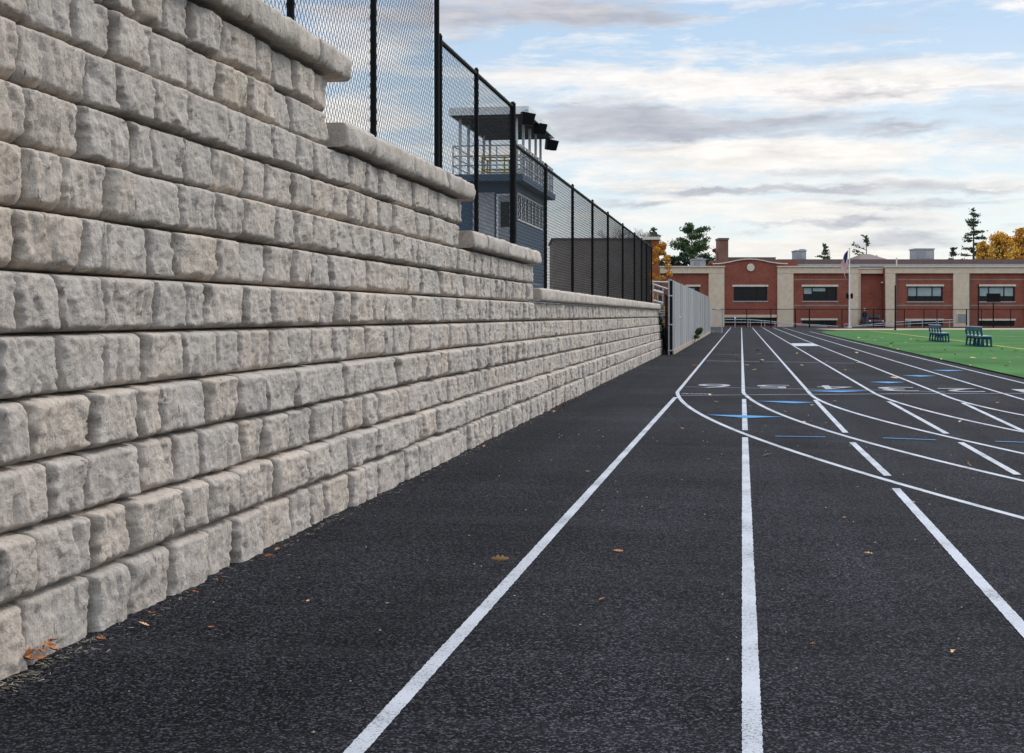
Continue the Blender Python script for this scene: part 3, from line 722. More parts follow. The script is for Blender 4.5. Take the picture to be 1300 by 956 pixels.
broadleaf('oak_tree','orange leaved tree between the brown building and the cream school wall',gbase(839,104),hgt(309,104),1.05,[M['oak'],M['oak'],M['yel']],23,nleaf=7000,leaf=.13,trunkfrac=.08,cl=60)
broadleaf('maple_tree','small red leaved tree top beside the brick chimney',gbase(911,150),hgt(316,150),1.3,[M['redl'],M['redl'],M['oak']],24,nleaf=3600,leaf=.18,trunkfrac=.5,cl=40,group='autumn trees behind the school')
for (px,top,sp,sd_,lb) in ((849,326,1.5,31,'low dark evergreen at the left end of the tree line above the cream cornice'),(868,322,1.7,32,'low dark evergreen below the broad pine'),(893,325,1.5,33,'low dark evergreen between the broad pine and the chimney')):
    broadleaf('evergreen_bush',lb,gbase(px,158),hgt(top,158),sp,[M['pine2'],M['shrub']],sd_,nleaf=5000,leaf=.24,trunkfrac=.45,cl=40,group='evergreen trees behind the school')
# bare tree
def bare(name,label,base,h,spread,seed):
    r=random.Random(seed); t=thing(name,label,'tree',base)
    b=MB(); tw=MB(); b.tube((0,0,-.05),(0,0,h*.5),.14,.09,n=7)
    def grow(p,d,L,rad,lv):
        e=p+d*L; (b if lv<2 else tw).tube(p,e,rad,rad*.6,n=5 if lv<2 else 3,caps=False)
        if lv>=5: return
        for _ in range(3):
            nd=(d+Vector((r.uniform(-1,1),r.uniform(-1,1),r.uniform(-.25,.7)))*.62).normalized(); grow(e,nd,L*r.uniform(.6,.8),rad*.6,lv+1)
    for i in range(5):
        grow(Vector((0,0,h*.5)),Vector((r.uniform(-.6,.6),r.uniform(-.6,.6),1)).normalized(),h*.14,.06,0)
    b.build('trunk',M['twig'],t); tw.build('branches',M['twig'],t)
bare('bare_tree','pale leafless tree rising behind the long fence',gbase(795,120),hgt(276,120),1.5,3)
bare('bare_tree','smaller pale leafless tree between the fence end and the dark pine',gbase(812,135),hgt(284,135),1.2,8)

# ------------------------------------------------------------------ brown building behind the fence
bb=thing('brown_building','low brown brick building with a pale roof edge behind the long fence','building',tuple(cam2w(0,112,0)),TH)
sx=lambda px,z:(px-650)/F*z; 
b=MB(); b.box(sx(702,112),sx(826,112),0,10,0,hgt(304,112)); b.build('wall',M['brickbrown'],bb)
b=MB(); b.box(sx(700,112),sx(826,112),-.12,10.1,hgt(304,112),hgt(302.2,112)); b.build('roof_edge',M['roofbrown'],bb)
b=MB(); b.box(sx(826,112),sx(836,112),-.5,10,0,hgt(304.5,112)); b.build('corner_wall',M['brickorange'],bb)
b=MB(); b.box(sx(815,112),sx(836.8,112),-.65,10.1,hgt(305,112)+.01,hgt(301,112)); b.build('cornice',M['trim'],bb)
for i,px in enumerate(()):
    b=MB(); b.box(sx(px,112),sx(px+14,112),-.05,.02,hgt(352,112),hgt(332,112)); b.build('window',M['glass'],bb)

# ------------------------------------------------------------------ school
ZB=134.0
school=thing('school_building','long two storey red brick school with cream pilasters and a curved gable','school',tuple(cam2w(0,ZB,0)),TH)
X_=lambda px:(px-650)/F*ZB; Z_=lambda py:H+(400-py)/F*ZB
def part(name,m,fn,parent=school,lab=None):
    b=MB(); fn(b); o=b.build(name,m,parent)
    if lab: o['label']=lab
    return o
def holed(b,x0,x1,z0,z1,holes,y0,y1):
    xs=sorted({x0,x1,*[h[0] for h in holes],*[h[1] for h in holes]}); zs=sorted({z0,z1,*[h[2] for h in holes],*[h[3] for h in holes]})
    for i in range(len(xs)-1):
        run=None
        for j in range(len(zs)-1):
            cx=(xs[i]+xs[i+1])/2; cz_=(zs[j]+zs[j+1])/2
            inside=any(h[0]<cx<h[1] and h[2]<cz_<h[3] for h in holes)
            if not inside:
                run=(run[0],zs[j+1]) if run else (zs[j],zs[j+1])
            if inside and run: b.box(xs[i],xs[i+1],y0,y1,run[0],run[1]); run=None
        if run: b.box(xs[i],xs[i+1],y0,y1,run[0],run[1])
wins=[(872,888,364,382,1),(931.4,974,364,382,0),(1019.4,1062.9,364,382,1),(1152,1197,363.6,382.6,2),(1243,1288.5,363.6,382.6,2),(1334,1379,363.6,382.6,2)]
low=[(919.5,986,403,413.5),(1018,1062,406.5,413.8),(1150.5,1197,407,413.8),(1242.5,1288,407,413.8),(1334,1379,407,413.8)]
holes=[(X_(a),X_(b_),Z_(d_),Z_(c)) for a,b_,c,d_,_ in wins]+[(X_(a),X_(b_),Z_(d_),Z_(c)) for a,b_,c,d_ in low]
ZT=Z_(339.5)
part('brick_wall',M['brick'],lambda b:holed(b,X_(838),X_(1089),0,ZT,[h for h in holes if h[1]<X_(1089)],0,.35))
part('brick_wall',M['brick'],lambda b:holed(b,X_(1123.6),X_(1440),0,ZT,[h for h in holes if h[0]>X_(1100)],0,.35))
def recess(b):
    b.box(X_(1086),X_(1128),1.1,1.4,0,ZT)
    b.box(X_(1089)-.02,X_(1089)-.3,.35,1.1,0,ZT); b.box(X_(1123.6)+.02,X_(1123.6)+.3,.35,1.1,0,ZT)
part('recessed_wall',M['brick'],recess)
part('building_body',M['brickbrown'],lambda b:b.box(X_(838),X_(1440),3.0,30,0,ZT-.05))
for a,b2 in ((899.4,919.2),(986.6,1006.7),(1077.8,1089),(1123.6,1136),(1209.6,1229.6),(1300.5,1320.5)):
    part('pilaster',M['cream'],lambda b:b.box(X_(a),X_(b2),-.22,-.003,0,Z_(347)-.003))
    part('pilaster_band',M['trim'],lambda b:b.box(X_(a)-.01,X_(b2)+.01,-.235,-.22-.003,Z_(394),Z_(392.8)))
part('recess_pier',M['cream'],lambda b:(b.box(X_(1089)+.005,X_(1095),.7,1.097,0,Z_(347)-.01),b.box(X_(1089)+.01,X_(1123.6)-.01,.7,1.09,Z_(347),ZT-.02)))
for a,b2 in ((838,919.2),(986.6,1089),(1123.6,1440)):
    part('cream_beam',M['cream'],lambda b:b.box(X_(a),X_(b2),-.24,-.003,Z_(347),Z_(339.4)))
    part('cornice',M['trim'],lambda b:b.box(X_(a)-.05,X_(b2)+.05,-.36,.36,Z_(339.3),Z_(337.8)))
part('recess_cornice',M['trim'],lambda b:b.box(X_(1089),X_(1123.6),.6,1.5,Z_(341),Z_(339.6)))
# curved gable
cap=[(905.6,334),(914,333.9),(924,332.4),(933,330.4),(942,328.8),(951,328.1),(960,328.7),(969,330.2),(978,332.2),(990,333.8),(1000,334.1)]
part('gable_wall',M['brick'],lambda b:b.prism([(X_(1000),ZT+.1),(X_(905.6),ZT+.1)]+[(X_(x),Z_(y+1.2)) for x,y in cap],.02,.34))
part('gable_front',M['brick'],lambda b:b.box(X_(919.2)+.01,X_(986.6)-.01,-.015,-.003,Z_(361),ZT+.2))
def capf(b):
    for (x0,y0),(x1,y1) in zip(cap[:-1],cap[1:]):
        b.prism([(X_(x0),Z_(y0+1.3)),(X_(x1),Z_(y1+1.3)),(X_(x1),Z_(y1)),(X_(x0),Z_(y0))],-.12,.42)
part('gable_cap',M['trim'],capf)
part('medallion',M['trim'],lambda b:b.tube((X_(953),-.02,Z_(339.6)),(X_(953),-.12,Z_(339.6)),.37,.35,n=32))
part('belt_course',M['cream'],lambda b:b.box(X_(919.4),X_(986.4),-.07,-.004,Z_(403),Z_(399.6)))
for a,b2,c,d_,kind in wins:
    x0,x1,z0,z1=X_(a),X_(b2),Z_(d_),Z_(c)
    w=part('window',M['frame'],lambda b:(b.box(x0+.002,x1-.002,.10,.18,z0+.002,z0+.09),b.box(x0+.002,x1-.002,.10,.18,z1-.09,z1-.002),b.box(x0+.002,x0+.09,.102,.178,z0+.09,z1-.09),b.box(x1-.09,x1-.002,.102,.178,z0+.09,z1-.09),
        b.box(x0+(x1-x0)*.28-.035,x0+(x1-x0)*.28+.035,.102,.178,z0+.09,z1-.09),b.box(x0+(x1-x0)*.71-.035,x0+(x1-x0)*.71+.035,.102,.178,z0+.09,z1-.09)))
    part('pane',M['glass'],lambda b:b.box(x0+.01,x1-.01,.19,.21,z0+.01,z1-.01),w)
    if kind==2: part('blind',M['blind'],lambda b:[b.box(x0+(x1-x0)*p+.05,x0+(x1-x0)*q-.05,.183,.188,z0+(z1-z0)*.36,z1-.1) for p,q in ((0.02,.28),(.28,.71),(.71,.98))],w)
    if kind==1: part('blind',M['blind'],lambda b:[b.box(x0+(x1-x0)*p+.05,x0+(x1-x0)*q-.05,.183,.188,z1-(z1-z0)*f_,z1-.1) for p,q,f_ in ((0.02,.28,.5),(.28,.68,.32))],w)
    part('lintel',M['trim'],lambda b:b.box(x0-.13,x1+.1,-.05,.02,z1+.003,z1+.19),w); part('sill',M['roofgrey'],lambda b:b.box(x0-.08,x1+.08,-.05,.1,z0-.10,z0-.003),w)
for i,(a,b2,c,d_) in enumerate(low):
    x0,x1,z0,z1=X_(a),X_(b2),Z_(d_),Z_(c)
    w=part('basement_window',M['glass'],lambda b:b.box(x0+.005,x1-.005,.2,.24,z0+.005,z1-.005))
    for f_ in (.03,.33,.66,.97): part('mullion',M['frame'],lambda b:b.box(x0+(x1-x0)*f_-.03,x0+(x1-x0)*f_+.03,.12,.197,z0+.006,z1-.006),w)
    if i: part('lintel',M['trim'],lambda b:b.box(x0-.1,x1+.1,-.05,.02,z1+.003,z1+.17),w)
part('entrance_door',mat('teal_door',(.05,.10,.12),.3,(.08,.14,.16),4),lambda b:(b.box(X_(1095),X_(1099.3),1.0,1.09,0,Z_(397)),b.box(X_(1099.8),X_(1104),1.0,1.09,0,Z_(397))))
part('wall_vent',M['greyp'],lambda b:[b.box(X_(1214.5),X_(1225),-.29,-.24,Z_(409)+.08*i,Z_(409)+.08*i+.055) for i in range(9)])
part('vent_frame',M['trim'],lambda b:(b.box(X_(1213.6),X_(1214.4),-.30,-.225,Z_(409.5),Z_(398.5)),b.box(X_(1225.1),X_(1226),-.30,-.225,Z_(409.5),Z_(398.5)),b.box(X_(1214.4),X_(1225.1),-.30,-.225,Z_(398.9),Z_(398.2))))
part('wall_lamp',M['white'],lambda b:(b.box(X_(1121.2),X_(1122.4),.4,.7,Z_(359.5),Z_(357.5)),b.box(X_(1121.4),X_(1123.5),.7,1.05,Z_(358.8),Z_(358.2))))
for px in (1005.6,1137.5,1231):
    part('downpipe',M['roofbrown'],lambda b:(b.box(X_(px)-.05,X_(px)+.05,-.14,-.03,0,Z_(349)),b.box(X_(px)-.09,X_(px)+.09,-.16,-.02,Z_(349),Z_(347.3))))
for a,b2 in ((1006.9,1077.6),(1136.2,1209.4),(1229.8,1300.3)):
    part('soldier_course',M['brickbrown'],lambda b:(b.box(X_(a),X_(b2),-.012,-.003,Z_(388.5),Z_(387)),b.box(X_(a),X_(b2),-.012,-.003,Z_(355.5),Z_(354.3))))
# upper roof levels
def roof(nm,x0,x1,yt,yb,dep,m1,bands):
    part(nm,m1,lambda b:b.box(X_(x0),X_(x1),dep,dep+12,ZT-.3,Z_(yt)))
    for (t_,b_) in bands: part('roof_band',M['roofgrey'],lambda b:b.box(X_(x0),X_(x1)+.02,dep-.12,dep-.003,Z_(b_),Z_(t_)))
roof('upper_roof',1007.6,1440,324.9,338,8,M['roofbrown'],[(331.4,335.2)])
roof('upper_roof',939,1007.4,321.6,338,9,M['roofbrown'],[(327.0,330.5)])
part('roof_parapet',M['brick'],lambda b:b.box(X_(985),X_(1032),7.2,7.9,ZT-.3,Z_(327.5)))
part('chimney',brick_mat('chimney_brick',(.24,.12,.095),(.19,.10,.08),(.22,.15,.12)),lambda b:(b.box(X_(926.3),X_(939),7,9,ZT-.3,Z_(299.5)),b.box(X_(924.5),X_(927),7.4,8.2,ZT-.3,Z_(315))))
part('chimney_cap',M['roofbrown'],lambda b:b.box(X_(925.6),X_(939.8),6.85,9.15,Z_(299.4),Z_(297)))
part('hip_roof',M['roofbrown'],lambda b:b.add([(X_(1120),9,Z_(325)),(X_(1161),9,Z_(325)),(X_(1161),19,Z_(325)),(X_(1120),19,Z_(325)),(X_(1137),13,Z_(315)),(X_(1148),13,Z_(315))],[(0,1,5,4),(1,2,5),(2,3,4,5),(3,0,4)]))
part('vent_pipe',M['trim'],lambda b:b.tube((X_(1156.5),5,ZT-.2),(X_(1156.5),5,Z_(324.5)),.07,n=10))
# rooftop units (rest on the roof)
def hv(label,x0,x1,y0,y1,dep,two=False):
    t=thing('rooftop_unit',label,'air conditioner',tuple(cam2w(0,ZB+dep,0)),TH,'air conditioning units on the school roof')
    s=(ZB+dep)/ZB; xa,xb,za,zb=sx(x0,ZB+dep),sx(x1,ZB+dep),hgt(y1,ZB+dep)-.35,hgt(y0,ZB+dep)
    b=MB(); b.box(xa,xb,0,2.2,za,zb-.12); b.build('casing',M['hvac'],t,bevel=.03)
    b=MB(); b.box(xa-.06,xb+.06,-.06,2.26,zb-.118,zb); b.build('lid',M['roofgrey'],t)
    b=MB(); n=7
    for i in range(n): b.box(xa+.12,xa+(xb-xa)*.45,-.03,-.003,za+.15+(zb-za-.4)*i/n,za+.15+(zb-za-.4)*i/n+.05)
    b.box(xa+(xb-xa)*.55,xb-.1,-.02,-.003,za+.12,zb-.25)
    b.build('grille',M['greyp'],t)
    if two:
        b=MB(); b.box(xa+.5,xa+1.0,.3,1.2,zb,zb+.12); b.build('fan_hood',M['greyp'],t)
hv('grey rooftop unit above the wall left of the gable',880,896,328.5,338,4,True)
hv('small pale rooftop unit between the chimney and the little pine top',1010.8,1023.5,317.5,325.5,9,True)
hv('largest grey rooftop unit beside the dark hip roof',1162.5,1186,315.3,325,9)

# parked car in the recess
cp=cam2w(sx(1113,131),131,0)
car=thing('parked_car','dark maroon car parked nose out in front of the recessed entrance','car',(cp.x,cp.y,0),TH)
b=MB(); wv=.66
prof_=[(-.0,.22),(.0,.55),(.10,.66),(.95,.78),(1.35,1.14),(2.5,1.16),(3.1,.80),(3.5,.76),(3.55,.25)]
b.add([(-wv,y,z) for y,z in prof_]+[(wv,y,z) for y,z in prof_],[tuple(range(9)),tuple(range(17,8,-1))]+[(i,9+i,9+(i+1)%9,(i+1)%9) for i in range(9)])
b.build('body',M['maroon'],car,bevel=.06)
b=MB(); b.add([(-.55,.96,.83),(.55,.96,.83),(.48,1.31,1.13),(-.48,1.31,1.13)],[(0,1,2,3)]); 
o=b.build('windscreen',M['glass'],car); o.location=(0,-.03,.02)
for s in (-1,1):
    b=MB(); b.box(s*.62-.09,s*.62+.02 if s>0 else s*.62+.09,-.03,.02,.50,.62); b.build('headlight',M['white'],car,bevel=.015)
    for yy in (.62,2.85):
        b=MB(); b.tube((s*.60,yy,.24),(s*.70,yy,.24),.24,n=18); w=b.build('wheel',M['rubber'],car)
        b=MB(); b.tube((s*.702,yy,.24),(s*.712,yy,.24),.14,n=12); b.build('rim',M['steel'],w)
b=MB(); b.box(-.35,.35,-.02,.0,.34,.46); b.build('grille',M['frame'],car)

# person near the entrance
def person(label,loc,rz,h=1.6):
    t=thing('person',label,'person',loc,rz)
    s=h/1.75
    J_=[(0,0,.95),(0,0,1.15),(0,0,1.42),(0,0,1.52),(0,-.01,1.66),
       (.10,0,.90),(.11,.01,.50),(.11,.03,.09),(.11,-.12,.04),(-.10,0,.90),(-.11,-.02,.50),(-.11,.02,.09),(-.11,-.13,.04),
       (.19,0,1.40),(.24,.01,1.14),(.22,-.08,.90),(.21,-.11,.82),(-.19,0,1.40),(-.24,.01,1.14),(-.22,-.08,.90),(-.21,-.11,.82)]
    E=[(0,1),(1,2),(2,3),(3,4),(0,5),(5,6),(6,7),(7,8),(0,9),(9,10),(10,11),(11,12),(2,13),(13,14),(14,15),(15,16),(2,17),(17,18),(18,19),(19,20)]
    Rd=[.15,.145,.15,.06,.095,.095,.065,.045,.04,.095,.065,.045,.04,.07,.05,.035,.03,.07,.05,.035,.03]
    me=bpy.data.meshes.new('body'); me.from_pydata([(x*s,y*s,z*s) for x,y,z in J_],E,[])
    o=bpy.data.objects.new('body',me); C.objects.link(o); o.parent=t
    sk=o.modifiers.new('s','SKIN'); 
    for i,v in enumerate(me.skin_vertices[0].data): v.radius=(Rd[i]*s,Rd[i]*s*.85); v.use_root=(i==0)
    o.modifiers.new('u','SUBSURF').levels=1; o.modifiers['u'].render_levels=1
    m=bpy.data.materials.new('dark_clothes_and_skin'); m.use_nodes=True; nt=m.node_tree; bs_=nt.nodes['Principled BSDF']; bs_.inputs['Roughness'].default_value=.85
    tc=N(nt,'ShaderNodeTexCoord'); sp=N(nt,'ShaderNodeSeparateXYZ'); nt.links.new(tc.outputs['Object'],sp.inputs[0])
    dv=mathn(nt,'DIVIDE',sp.outputs[2],1.8*s)
    col=ramp(nt,dv,[(0,(.02,.02,.02)),(.035,(.03,.055,.11)),(.53,(.012,.012,.015)),(.85,(.50,.33,.25))])
    nt.nodes[-1] if False else None
    for n_ in nt.nodes:
        if n_.type=='VALTORGB': n_.color_ramp.interpolation='CONSTANT'
    nt.links.new(col,bs_.inputs['Base Color']); me.materials.append(m)
    b=MB()
    r=.098*s
    for i in range(6):
        for j in range(10):
            pass
    bmh=bmesh.new(); bmesh.ops.create_uvsphere(bmh,u_segments=14,v_segments=9,radius=.105*s)
    for v in bmh.verts: v.co.z=v.co.z*1.1+1.70*s; v.co.y=v.co.y*1.05+.015*s
    bmh.faces.ensure_lookup_table(); bmesh.ops.delete(bmh,geom=[f for f in bmh.faces if f.calc_center_median().y<-.02*s and f.calc_center_median().z<1.73*s],context='FACES')
    mh=bpy.data.meshes.new('hair'); bmh.to_mesh(mh); bmh.free(); mh.materials.append(M['straw']); oh=bpy.data.objects.new('hair',mh); C.objects.link(oh); oh.parent=t
    return t
pp=cam2w(sx(1097.6,129.6),129.6,0)
person('person in a dark top and blue jeans standing by the school entrance',(pp.x,pp.y,0),TH+.3,1.66)

# ------------------------------------------------------------------ flagpole, posts, signboard
fz=121.5; p=P(1078.4,400,fz)
fl=thing('flagpole','pale flagpole in front of the school','flagpole',(p.x,p.y,0),TH)
b=MB(); b.tube((0,0,.1),(0,0,hgt(316,fz)),.075,.045,n=14); b.build('pole',M['white'],fl)
b=MB(); b.box(-.16,.16,-.16,.16,0,.12); b.build('base',M['white'],fl)
b=MB(); b.tube((0,0,hgt(316,fz)),(0,0,hgt(315,fz)),.07,.05,n=10); b.build('finial',M['yellow'],fl)
for s in (-1,1):
    b=MB(); b.box(s*.20-.08,s*.20+.08,-.10,.10,hgt(379,fz),hgt(372.5,fz)); b.box(min(0,s*.14),max(0,s*.14),-.03,.03,hgt(376,fz),hgt(375,fz)); b.build('floodlight',M['post'],fl)
zt=hgt(317.5,fz)
nu,nv=26,26; V=[];Fq=[];mi=[]
for i in range(nu+1):
    for j in range(nv+1):
        u=i/nu; v=j/nv
        x=-.10-.62*math.sin(min(1,u*1.3)*1.5)*(.55+.45*(1-v)); x-= .05*math.sin(9*u+3*v)
        y=.12*math.sin(10*u+4*v)*u
        z=zt-v*1.15-u*1.45*(1-.0*v)
        V.append((x+.10*v*u,y,z))
for i in range(nu):
    for j in range(nv):
        a=i*(nv+1)+j; Fq.append((a,a+nv+1,a+nv+2,a+1))
        if i<nu*.4 and j<nv*7/13: mi.append(2)
        else: mi.append(0 if (j//2)%2==0 else 1)
flag=np_mesh('national_flag',V,Fq,[M['red'],M['fwhite'],M['navy']],None,smooth=True,matidx=mi)
flag.location=(p.x,p.y,0); flag.rotation_euler=(0,0,TH); sol=flag.modifiers.new('thick','SOLIDIFY'); sol.thickness=.01
tag(flag,'red white and blue striped flag hanging limp from the pale flagpole','flag')
b=MB(); q=P(1074,400,121); 
t=thing('flower_pot','small pot of pink flowers at the foot of the flagpole','flower pot',(q.x,q.y,0))
b=MB(); b.tube((0,0,0),(0,0,.16),.12,.17,n=14); b.build('pot',M['roofgrey'],t)
r_=np.random.default_rng(4); quads('flowers',blob_points(r_,(0,0,.26),(.22,.22,.15),260),.07,[M['pink'],M['pink'],M['plant']],t,4)
def tallpost(label,px,yt,yb):
    g_=G(px,yb); z=F*H/(yb-400); h=hgt(yt,z); t=thing('field_post',label,'post',(g_.x,g_.y,0),group='black posts behind the field')
    b=MB(); b.tube((0,0,0),(0,0,h),.055,.045,n=12); b.build('shaft',M['post'],t)
    b=MB(); b.tube((0,0,h),(0,0,h+.05),.06,.03,n=12); b.build('cap',M['post'],t)
    b=MB(); b.tube((0,0,0.026),(0,0,.10),.10,.08,n=12); b.build('collar',M['post'],t)
tallpost('tall thin black post between the flagpole and the benches',1136.5,363,419.2)
tallpost('tall thin black post next to the black signboard',1242,361.5,417.8)
q=P(1261,400,119); sb=thing('signboard','black rectangular board on a single dark post at the field edge','signboard',(q.x,q.y,0),TH)
b=MB(); b.tube((0,0,0),(0,0,hgt(384,119)),.05,n=10); b.build('post',M['post'],sb)
b=MB(); b.box(-.56,.60,-.06,.06,hgt(383.4,119),hgt(372.5,119)); b.build('board',M['black'],sb,bevel=.02)
b=MB(); b.box(-.5,.54,.07,.12,hgt(382,119),hgt(380,119)); b.box(-.5,.54,.07,.12,hgt(376,119),hgt(374,119)); b.build('bracket',M['post'],sb)

# far chain-link fence with rail, in front of the school
ff=thing('chain_link_fence','low black chain link fence along the far end of the track before the school','fence',tuple(cam2w(0,124,0)),TH)
zt=hgt(392.6,124)
for px in (917,948,978.6,1009.6,1027.5,1069,1109,1148,1173,1189.5,1227,1246,1283,1312,1345):
    b=MB(); b.tube((sx(px,124),0,0),(sx(px,124),0,zt+.03),.05 if px in (1009.6,1027.5,1227) else .035,n=8); b.build('post',M['post'],ff)
b=MB(); b.tube((sx(904,124),.03,zt),(sx(1345,124),.03,zt),.028,n=6); b.build('top_rail',M['post'],ff)
chain_panel(ff,0,sx(904,124),sx(1345,124),.05,zt,ax='x',vd=.16,hd=.16,rad=.0035)
nf=thing('chain_link_fence','short grey chain link section joining the far end of the board fence','fence',tuple(cam2w(0,88,0)),TH)
zt=hgt(391,88)
for px in (901.5,916.6):
    b=MB(); b.tube((sx(px,88),0,0),(sx(px,88),0,hgt(394 if px>910 else 391,88)),.03,n=8); b.build('post',M['steel'],nf)
b=MB(); b.tube((sx(901.5,88),0,hgt(391,88)),(sx(916.6,88),0,hgt(393.6,88)),.02,n=6); b.tube((sx(901.5,88),0,hgt(404,88)),(sx(916.6,88),0,hgt(404,88)),.012,n=6); b.build('rail',M['steel'],nf)
chain_panel(nf,0,sx(901.5,88),sx(916.6,88),.03,hgt(394,88),ax='x',vd=.1,hd=.1,rad=.0022,mt=M['steel'])

# ramp railings
def railing(label,segs,posts,z,grp='pale handrails before the school'):
    t=thing('ramp_railing',label,'railing',tuple(cam2w(0,z,0)),TH,grp)
    for s in segs:
        b=MB()
        for (a,c) in zip(s[:-1],s[1:]): b.tube((sx(a[0],z),0,hgt(a[1],z)),(sx(c[0],z),0,hgt(c[1],z)),.032,n=8)
        b.build('rail',M['steel'],t)
    for px,yt in posts:
        b=MB(); b.tube((sx(px,z),0,0),(sx(px,z),0,hgt(yt,z)),.032,n=8); b.build('post',M['steel'],t)
railing('pale metal ramp handrail sloping down below the gable window',[[(919,405.5),(950,405.6),(967,407),(986,408.6),(1010,411),(1064,414.3)],[(919,409),(967,409.4),(986,410.6),(1010,412.5),(1050,414.6)]],[(933,404.5),(949.5,405.6),(952.5,405.6),(966.5,407),(971,407),(984,408.4)],128.5)
railing('pale metal ramp handrail rising past the benches toward the wall vent',[[(1086,413.8),(1110,411.5),(1136,409),(1160,407.4),(1190,406.3),(1214,405.6)],[(1090,414.4),(1136,412.2),(1160,410.8),(1190,409.6),(1214,409)]],[(1153,408),(1155.4,408),(1171,407),(1172.8,407),(1188.6,406.4),(1191,406.4),(1205.5,406)],128.8)
b=MB(); b.tube((0,0,0),(0,0,.75),.03,n=8); q=cam2w(sx(933.3,126.6),126.6,0)
lt=thing('bollard_lamp','small round white globe lamp on a short post at the track end','lamp',tuple(q))
b.build('post',M['steel'],lt)
bm=bmesh.new(); bmesh.ops.create_icosphere(bm,subdivisions=2,radius=.09); me=bpy.data.meshes.new('globe'); bm.to_mesh(me); bm.free(); me.materials.append(M['white']); me.shade_smooth(); o=bpy.data.objects.new('globe',me); C.objects.link(o); o.parent=lt; o.location=(0,0,.82)

# stair railing past the wall end
sr=thing('stair_railing','pale pipe stair railing beyond the end of the stone wall','railing',tuple(cam2w(0,46.5,0)),TH)
zz=46.5
b=MB()
for a,c,r_ in (((826,357.5),(848,358.5),.028),((828,360.5),(847.5,367),.028),((829,369),(842,372.5),.055),((829.5,381.5),(842,385),.035),((829,387.5),(842,387.5),.03)):
    b.tube((sx(a[0],zz),0,hgt(a[1],zz)),(sx(c[0],zz),0,hgt(c[1],zz)),r_,n=8)
b.build('rail',M['steel'],sr)
b=MB()
for px,yt,yb in ((829.5,358,410),(841.5,364,410),(835,370,387)): b.tube((sx(px,zz),0,hgt(yt,zz)),(sx(px,zz),0,hgt(yb,zz)),.022,n=8)
b.build('post',M['steel'],sr)
# lower steps of it
b=MB()
for i in range(4): b.box(sx(838+i*.2,zz),sx(843,zz),-.3,.3,hgt(391+i*3,zz)-.02,hgt(391+i*3,zz)+.015)
b.build('step',M['alu'],sr)
t=thing('evergreen_bush','dark shrub filling the gap between the wall end and the gate','bush',tuple(cam2w(sx(841,42),42,0)))
r_=np.random.default_rng(9); quads('leaves',np.concatenate([blob_points(r_,(x,y,z),(.22,.3,.3),500) for x,y,z in ((0,0,.3),(-.1,.3,.6),(-.2,.5,.9),(.05,.5,.4))]),.07,[M['shrub'],M['pine2']],t,9)
q=(Xf+.05,P(879,424,1).y,0)
Yp=(F*H/(450-400))  # along the board fence
yy=wallY(879,1.88)
t=thing('weed','small green weed growing against the grey board fence','plant',(Xf+.06,yy,0))
quads('leaves',np.concatenate([blob_points(r_,(.22,0,.50),(.15,.25,.13),260),blob_points(r_,(.10,-.3,.26),(.13,.2,.09),120),blob_points(r_,(.15,.2,.42),(.14,.2,.12),120)]),.075,[M['plant'],M['plant'],M['shrub']],t,3)
b=MB(); b.tube((0,-.1,0),(.22,0,.5),.010,.005,n=5); b.tube((0,-.1,0),(.10,-.3,.28),.008,.005,n=5); b.build('stem',M['plant'],t)

# ------------------------------------------------------------------ press box, loudspeakers, bleacher
pb=thing('press_box','blue press box with an open white canopied roof deck behind the fence','press box',(0,0,0))
x0,x1,y0,y1=-9.0,-7.1,44.6,51.6; dz=5.52
def holed_x(b,x,th,ya,yb,za,zb,holes):   # wall facing +X
    ys=sorted({ya,yb,*[h[0] for h in holes],*[h[1] for h in holes]}); zs=sorted({za,zb,*[h[2] for h in holes],*[h[3] for h in holes]})
    for i in range(len(ys)-1):
        for j in range(len(zs)-1):
            cy=(ys[i]+ys[i+1])/2; c_=(zs[j]+zs[j+1])/2
            if not any(h[0]<cy<h[1] and h[2]<c_<h[3] for h in holes): b.box(x-th,x,ys[i],ys[i+1],zs[j],zs[j+1])
wh=[(45.1+i*.82,45.78+i*.82,4.20,4.98) for i in range(7)]
def w_(b): holed_x(b,x1,.1,y0,y1,1.26,dz-.2,wh)
part('front_wall',M['blue'],w_,pb)
part('side_wall',M['blue'],lambda b:(b.box(x0,x1-.102,y0,y0+.1,1.26,dz-.2),b.box(x0,x1-.102,y1-.1,y1,1.26,dz-.2),b.box(x0,x0+.1,y0+.1,y1-.1,1.26,dz-.2)),pb)
part('corner_trim',M['white'],lambda b:(b.box(x1+.003,x1+.03,y1-.22,y1,1.3,dz-.2),b.box(x1-.12,x1+.02,y0-.03,y0-.003,1.3,dz-.2)),pb)
for h in wh:
    w=part('window',M['white'],lambda b:(b.box(x1+.003,x1+.03,h[0]-.05,h[0],h[2]-.05,h[3]+.05),b.box(x1+.003,x1+.03,h[1],h[1]+.05,h[2]-.05,h[3]+.05),b.box(x1+.003,x1+.03,h[0],h[1],h[3],h[3]+.05),b.box(x1+.003,x1+.03,h[0],h[1],h[2]-.05,h[2]),b.box(x1+.003,x1+.02,(h[0]+h[1])/2-.015,(h[0]+h[1])/2+.015,h[2],h[3])),pb)
    part('pane',M['glass'],lambda b:b.box(x1-.06,x1-.04,h[0],h[1],h[2],h[3]),w)
part('white_panel',M['greyp'],lambda b:b.box(-8.45,-7.75,y0-.05,y0-.003,2.6,5.0),pb)
d_=part('door',mat('door_grey',(.3,.3,.3),.6),lambda b:b.box(-7.62,-7.20,y0-.05,y0-.004,2.9,4.9),pb)
